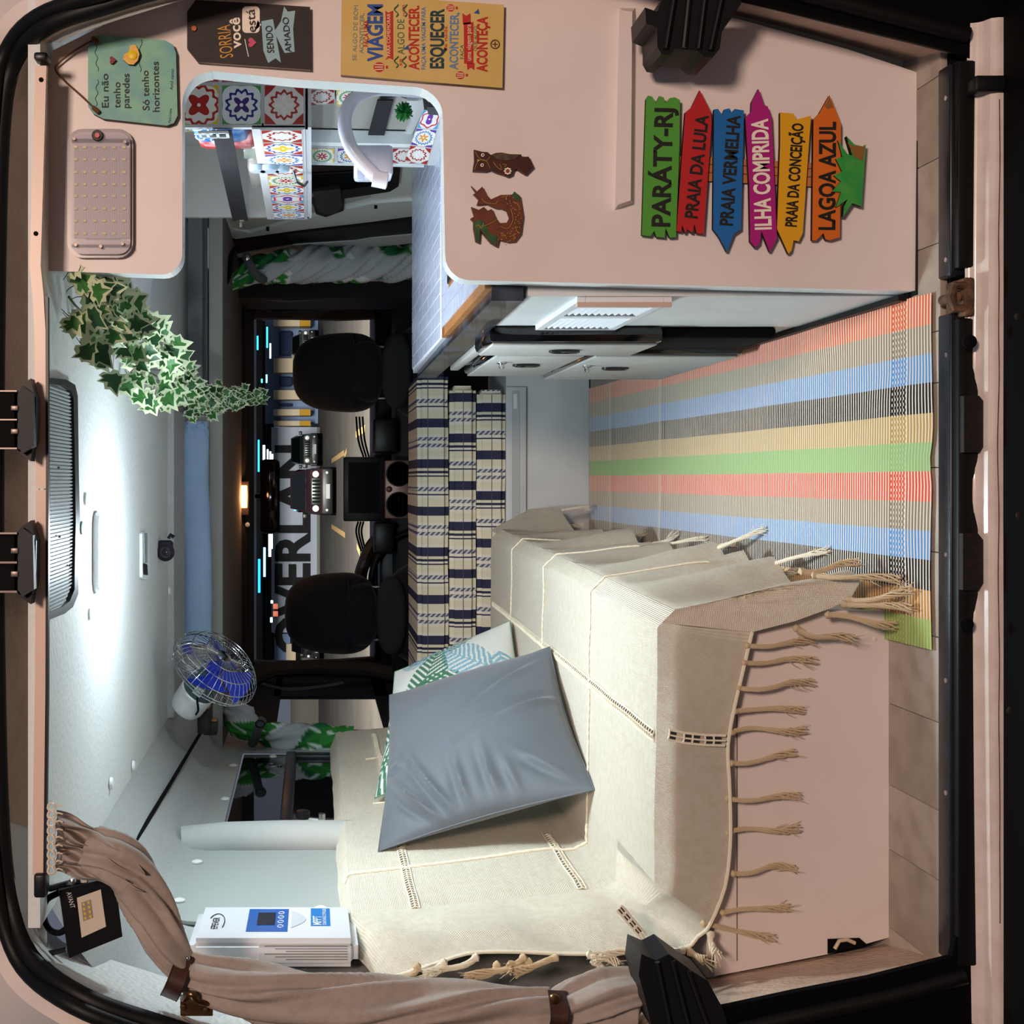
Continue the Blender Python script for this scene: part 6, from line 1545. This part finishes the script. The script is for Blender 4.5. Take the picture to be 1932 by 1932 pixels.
pd=bpy.data.lights.new('courtesy_light','POINT'); pd.energy=1.1; pd.color=(1,.5,.22); pd.shadow_soft_size=.02; po=bpy.data.objects.new('courtesy_light',pd); COL.objects.link(po); po.location=P(470,936,5.40)
for i,(a,b) in enumerate(((745,893),(985,1175))):
    v=thing('sun_visor','dark folded sun visor on the '+('passenger' if i==0 else 'driver')+' side of the windscreen header','visor',P(478,(a+b)/2,5.75),'sun visors')
    MB().box(P(458,a,5.62),P(474,b,5.9),bev=.010).build('visor_board',M('visor_brown','2a2321',.8),v)
# ================================================================ outside: night car park
gd=struct('floor_outside',(0,8,-.6))
ASP=M('asphalt','4f4b45',.9,bump=('noise',3,.2,.01),var=(.6,'625c52',.6))
def gz(D): return -.6+.0296*(D-4)
MB().add([(-60,6-CD,gz(6)),(60,6-CD,gz(6)),(60,60,gz(60+CD)),(-60,60,gz(60+CD))],[(0,1,2,3)]).build('asphalt',ASP,gd)
MB().add([(-60,-60,-.62),(60,-60,-.62),(60,6-CD,-.60),(-60,6-CD,-.60)],[(0,1,2,3)]).build('asphalt',M('asphalt_near','7b6350',.9,var=(2,'67513f',.5)),gd)
gd['label']='dark asphalt of the car park'
LINE=M('bay_line','c9a66c',.8)
def gline(a,b,w=.10):
    """painted line on the sloping ground between two photo points"""
    def G(px,py):
        # solve depth on the slope
        D=(CZ+.6+.0296*4)*F/((px-PX0)+.0296*F); p=P(px,py,D); p.z+=.01; return p
    A=G(*a);B=G(*b); t=(B-A).normalized(); n_=Vector((-t.y,t.x,0))*w/2
    MB().add([A-n_,A+n_,B+n_,B-n_],[(0,1,2,3)]).build('bay_line',LINE,gd)
for a,b in (((626,870),(650,854)),((650,862),(655,850)),((626,993),(652,1010)),((672,820),(690,808)),((674,1030),(680,1044)),((640,1260),(700,1290))): gline(a,b,.14)
for px in (620,636,649,662): gline((px,780),(px,1080),.05 if px!=649 else .09)
bw=thing('car_park_wall','pale car park wall painted with huge black letters','wall',(0,50-CD,1))
DW_=50.0
WALLP=M('wall_pale','b9c2cf',.8,bump=('noise',.8,.1,.02),var=(.3,'9fabb9',.4))
MB().box(P(512,806,DW_),P(604,1190,DW_+.6)).build('wall',WALLP,bw)
MB().box(P(598,806,DW_-.3),P(606,1190,DW_)).build('kerb',M('kerb_grey','7b8078',.9),bw)
text('OVERLAN',P(582,1234,DW_-.1),P(582,840,DW_-.1),62*DW_/F,M('letter_black','101114',.8),bw,ext=.02,bold=.035)
bw2=thing('car_park_facade','pale columns, dark bays and yellow bases at the right of the car park','building',(6,50,1))
COLM=M('column_cream','d8c6a8',.8); YEL=M('yellow_base','c79a1f',.7); BAY=M('bay_blue','7f97bd',.8); BAYD=M('bay_dark','2b3a5c',.8)
MB().box(P(500,600,DW_+1),P(600,800,DW_+1.4)).build('rear_wall',BAY,bw2)
for a,b,y in ((602,620,1),(676,706,0),(736,756,1),(772,786,1),(794,805,1)):
    MB().box(P(516,a,DW_),P(566 if y else 553,b,DW_+.8)).build('column',COLM,bw2)
    if y: MB().box(P(566,a,DW_-.02),P(586,b,DW_+.8)).build('column_base',YEL,bw2)
for a,b in ((620,676),(706,734),(757,771)):
    MB().box(P(527,a+4,DW_+.7),P(552,b-4,DW_+.9),bev=.1).build('bay_opening',BAYD,bw2)
bw3=thing('car_park_facade','pale blue wall with a cream strip at the far left of the windscreen','building',(-7,50,1))
MB().box(P(518,1196,DW_),P(548,1252,DW_+.6)).build('wall',BAY,bw3); MB().box(P(540,1215,DW_-.2),P(558,1252,DW_)).build('base',COLM,bw3)
MB().box(P(548,1196,DW_+1.2),P(604,1420,DW_+1.6)).build('lower_wall',M('wall_dim','6e6a60',.8),bw3)
ld=thing('garage_roof','dark car park roof slab above the pale wall','roof',(0,46,3))
MB().box(P(440,560,44),P(500,1300,52)).build('slab',M('roof_night','081522',.8),ld)
MB().box(P(498,560,DW_+2),P(518,1300,DW_+2.5)).build('beam',M('beam_dim','20363f',.8),ld)
tubes=[(504,616,526,'22c8ff'),(505,656,518,0),(486,633,660,1),(507,560,0,0)]
n_t=0
for (py0,py1,px,w_,c_) in ((617,656,504,2.5,'20c4ff'),(648,676,510,3,'9feaff'),(634,660,486,3,'1ea0ff'),(707,722,503,3,'60e6ff'),(715,722,494,3,'30c8ff'),(830,890,488,3,'18b4ff'),(840,868,498,4,'e6fbff'),(848,866,505,3,'e6fbff'),(852,868,510,3,'e6fbff'),(857,868,514,3,'e6fbff'),(1008,1050,509,5,'eefcff'),(1008,1035,513,3,'eefcff'),(1033,1088,499,4,'6fdcff'),(1055,1118,489,4,'1aa0ff'),(1133,1138,513,4,'e6fbff'),(1165,1174,512,4,'c0f4ff')):
    o=MB().tube([P(px,py0,43.5),P(px,py1,43.5)],w_*.5*43.5/F,8).build('neon_tube',M('neon_'+c_,c_,.5,emit=(c_,7)),ld)
for i,py in enumerate((1144,1158)):
    o=MB().box(P(515,py-5,42),P(525,py+5,42.1),bev=.02).build('wall_sign',M('sign_red','c96a55',.6)); tag(o,'small red and white square sign left of the wall lettering, '+('nearer the letters' if i==0 else 'nearer the driver seat'),'sign')
def car(label,py0,py1,px0,px1,D,col,front=True,big=True):
    c=(py0+py1)/2; x=(PY0-c)*D/F; wd=(py1-py0)*D/F; z1=CZ-(px0-590)*D/F; z0=CZ-(px1-590)*D/F; H=z1-z0; Y=D-CD
    t=thing('car',label,'car',(x,Y+1.8,z0)); CP=M('paint_'+col,col,.12,coat=1); 
    mb=MB()
    X=lambda f:x+wd*f
    # body with shoulders, cabin with raked screen
    def loft(secs,mi=0):
        n=len(secs[0]); vs=[p for s in secs for p in s]
        mb.add(vs,[(k*n+i,k*n+(i+1)%n,(k+1)*n+(i+1)%n,(k+1)*n+i) for k in range(len(secs)-1) for i in range(n)]+[tuple(range(n)),tuple((len(secs)-1)*n+i for i in range(n))],mi)
    def sec(y,za,zb,wa,wb): return [(X(-wa/2),y,za),(X(wa/2),y,za),(X(wa/2),y,(za+zb)/2),(X(wb/2),y,zb),(X(-wb/2),y,zb),(X(-wa/2),y,(za+zb)/2)]
    loft([sec(Y,z0+H*.16,z0+H*.56,.86,.80),sec(Y+.12,z0+H*.14,z0+H*.62,.92,.86),sec(Y+.95,z0+H*.14,z0+H*.66,.94,.86),sec(Y+3.6,z0+H*.14,z0+H*.66,.94,.86)])
    loft([sec(Y+.95,z0+H*.64,z0+H*.66,.84,.84),sec(Y+1.45,z0+H*.64,z0+H*.99,.86,.70),sec(Y+3.5,z0+H*.64,z0+H,.86,.70)])
    mb.build('body',CP,t)
    MB().hexa([(X(-.39),Y+.96,z0+H*.68),(X(.39),Y+.96,z0+H*.68),(X(.325),Y+1.40,z0+H*.96),(X(-.325),Y+1.40,z0+H*.96)],[(X(-.39),Y+1.0,z0+H*.68),(X(.39),Y+1.0,z0+H*.68),(X(.325),Y+1.44,z0+H*.96),(X(-.325),Y+1.44,z0+H*.96)]).build('windscreen',GLASSD,t)
    MB().box((X(-.44),Y-.12,z0+H*.10),(X(.44),Y+.05,z0+H*.32),bev=.04).build('bumper',BLACK,t)
    MB().box((X(-.14),Y-.14,z0+H*.16),(X(.14),Y-.12,z0+H*.24)).build('number_plate',M('plate_white','9fa2a0',.5),t)
    for k in range(7): MB().box((X(-.20+k*.0667)-wd*.018,Y-.03,z0+H*.36),(X(-.20+k*.0667)+wd*.018,Y+.01,z0+H*.52),bev=.01).build('grille_slot',BLACKM,t)
    MB().box((X(-.26),Y-.012,z0+H*.345),(X(.26),Y+.02,z0+H*.535),bev=.01).build('grille_panel',M('grille_grey','3f4543',.3,metal=.8),t)
    for s_ in (-1,1):
        MB().lathe((X(s_*.33),Y,z0+H*.45),(0,-1,0),[(wd*.062,0),(wd*.062,.03),(wd*.05,.035)],16).build('headlight',M('headlight','dfe3dc',.15,emit=('fff2d8',.05)),t)
        MB().lathe((X(s_*.36),Y-.12,z0+H*.22),(0,-1,0),[(wd*.025,0),(wd*.02,.01)],10).build('fog_lamp',M('headlight','dfe3dc',.15),t)
        MB().lathe((X(s_*.40)-.1,Y+.62,z0+H*.16),(1,0,0),[(H*.17,0),(H*.19,.03),(H*.19,.18),(H*.17,.2)],18).build('wheel',BLACKM,t)
        MB().box((X(s_*.50)-.07,Y+1.05,z0+H*.62),(X(s_*.50)+.07,Y+1.15,z0+H*.72),bev=.02).build('door_mirror',BLACK,t)
    return t
car('dark red boxy off-road car with round headlights facing the van, seen between the seats',878,976,545,637,36,'22090a')
car('dark green-grey off-road car parked beside the red one, nearer the passenger seat',815,880,547,606,46,'23292a')
car('dark car half hidden behind the passenger seat with a bright roof edge',620,668,548,600,45,'4a5250')
car('dark car half hidden behind the driver seat',1205,1245,548,610,45,'2a2e2c')
ct=MB().tube([P(543,803,48),P(543,812,48)],.03,6) if 0 else None
sl_=MB().tube([P(531,813,44),P(531,813.5,44)],.02,6) if 0 else None
# right-hand door mirror glimpse / curved door frame line
o=MB().tube(smoothpath([P(494,562,5.3),P(520,566,5.3),P(560,568,5.3),P(650,562,5.3)],4),.006,6).build('grab_strip',M('strip_grey','3a3c40',.4)); tag(o,'thin grey trim line along the dark right cab door','trim')
o=MB().tube(smoothpath([P(494,1290,5.2),P(540,1300,5.2),P(600,1296,5.2),P(648,1288,5.2)],4),.006,6).build('grab_strip',M('strip_grey','3a3c40',.4)); tag(o,'thin grey trim line along the dark left cab door','trim')
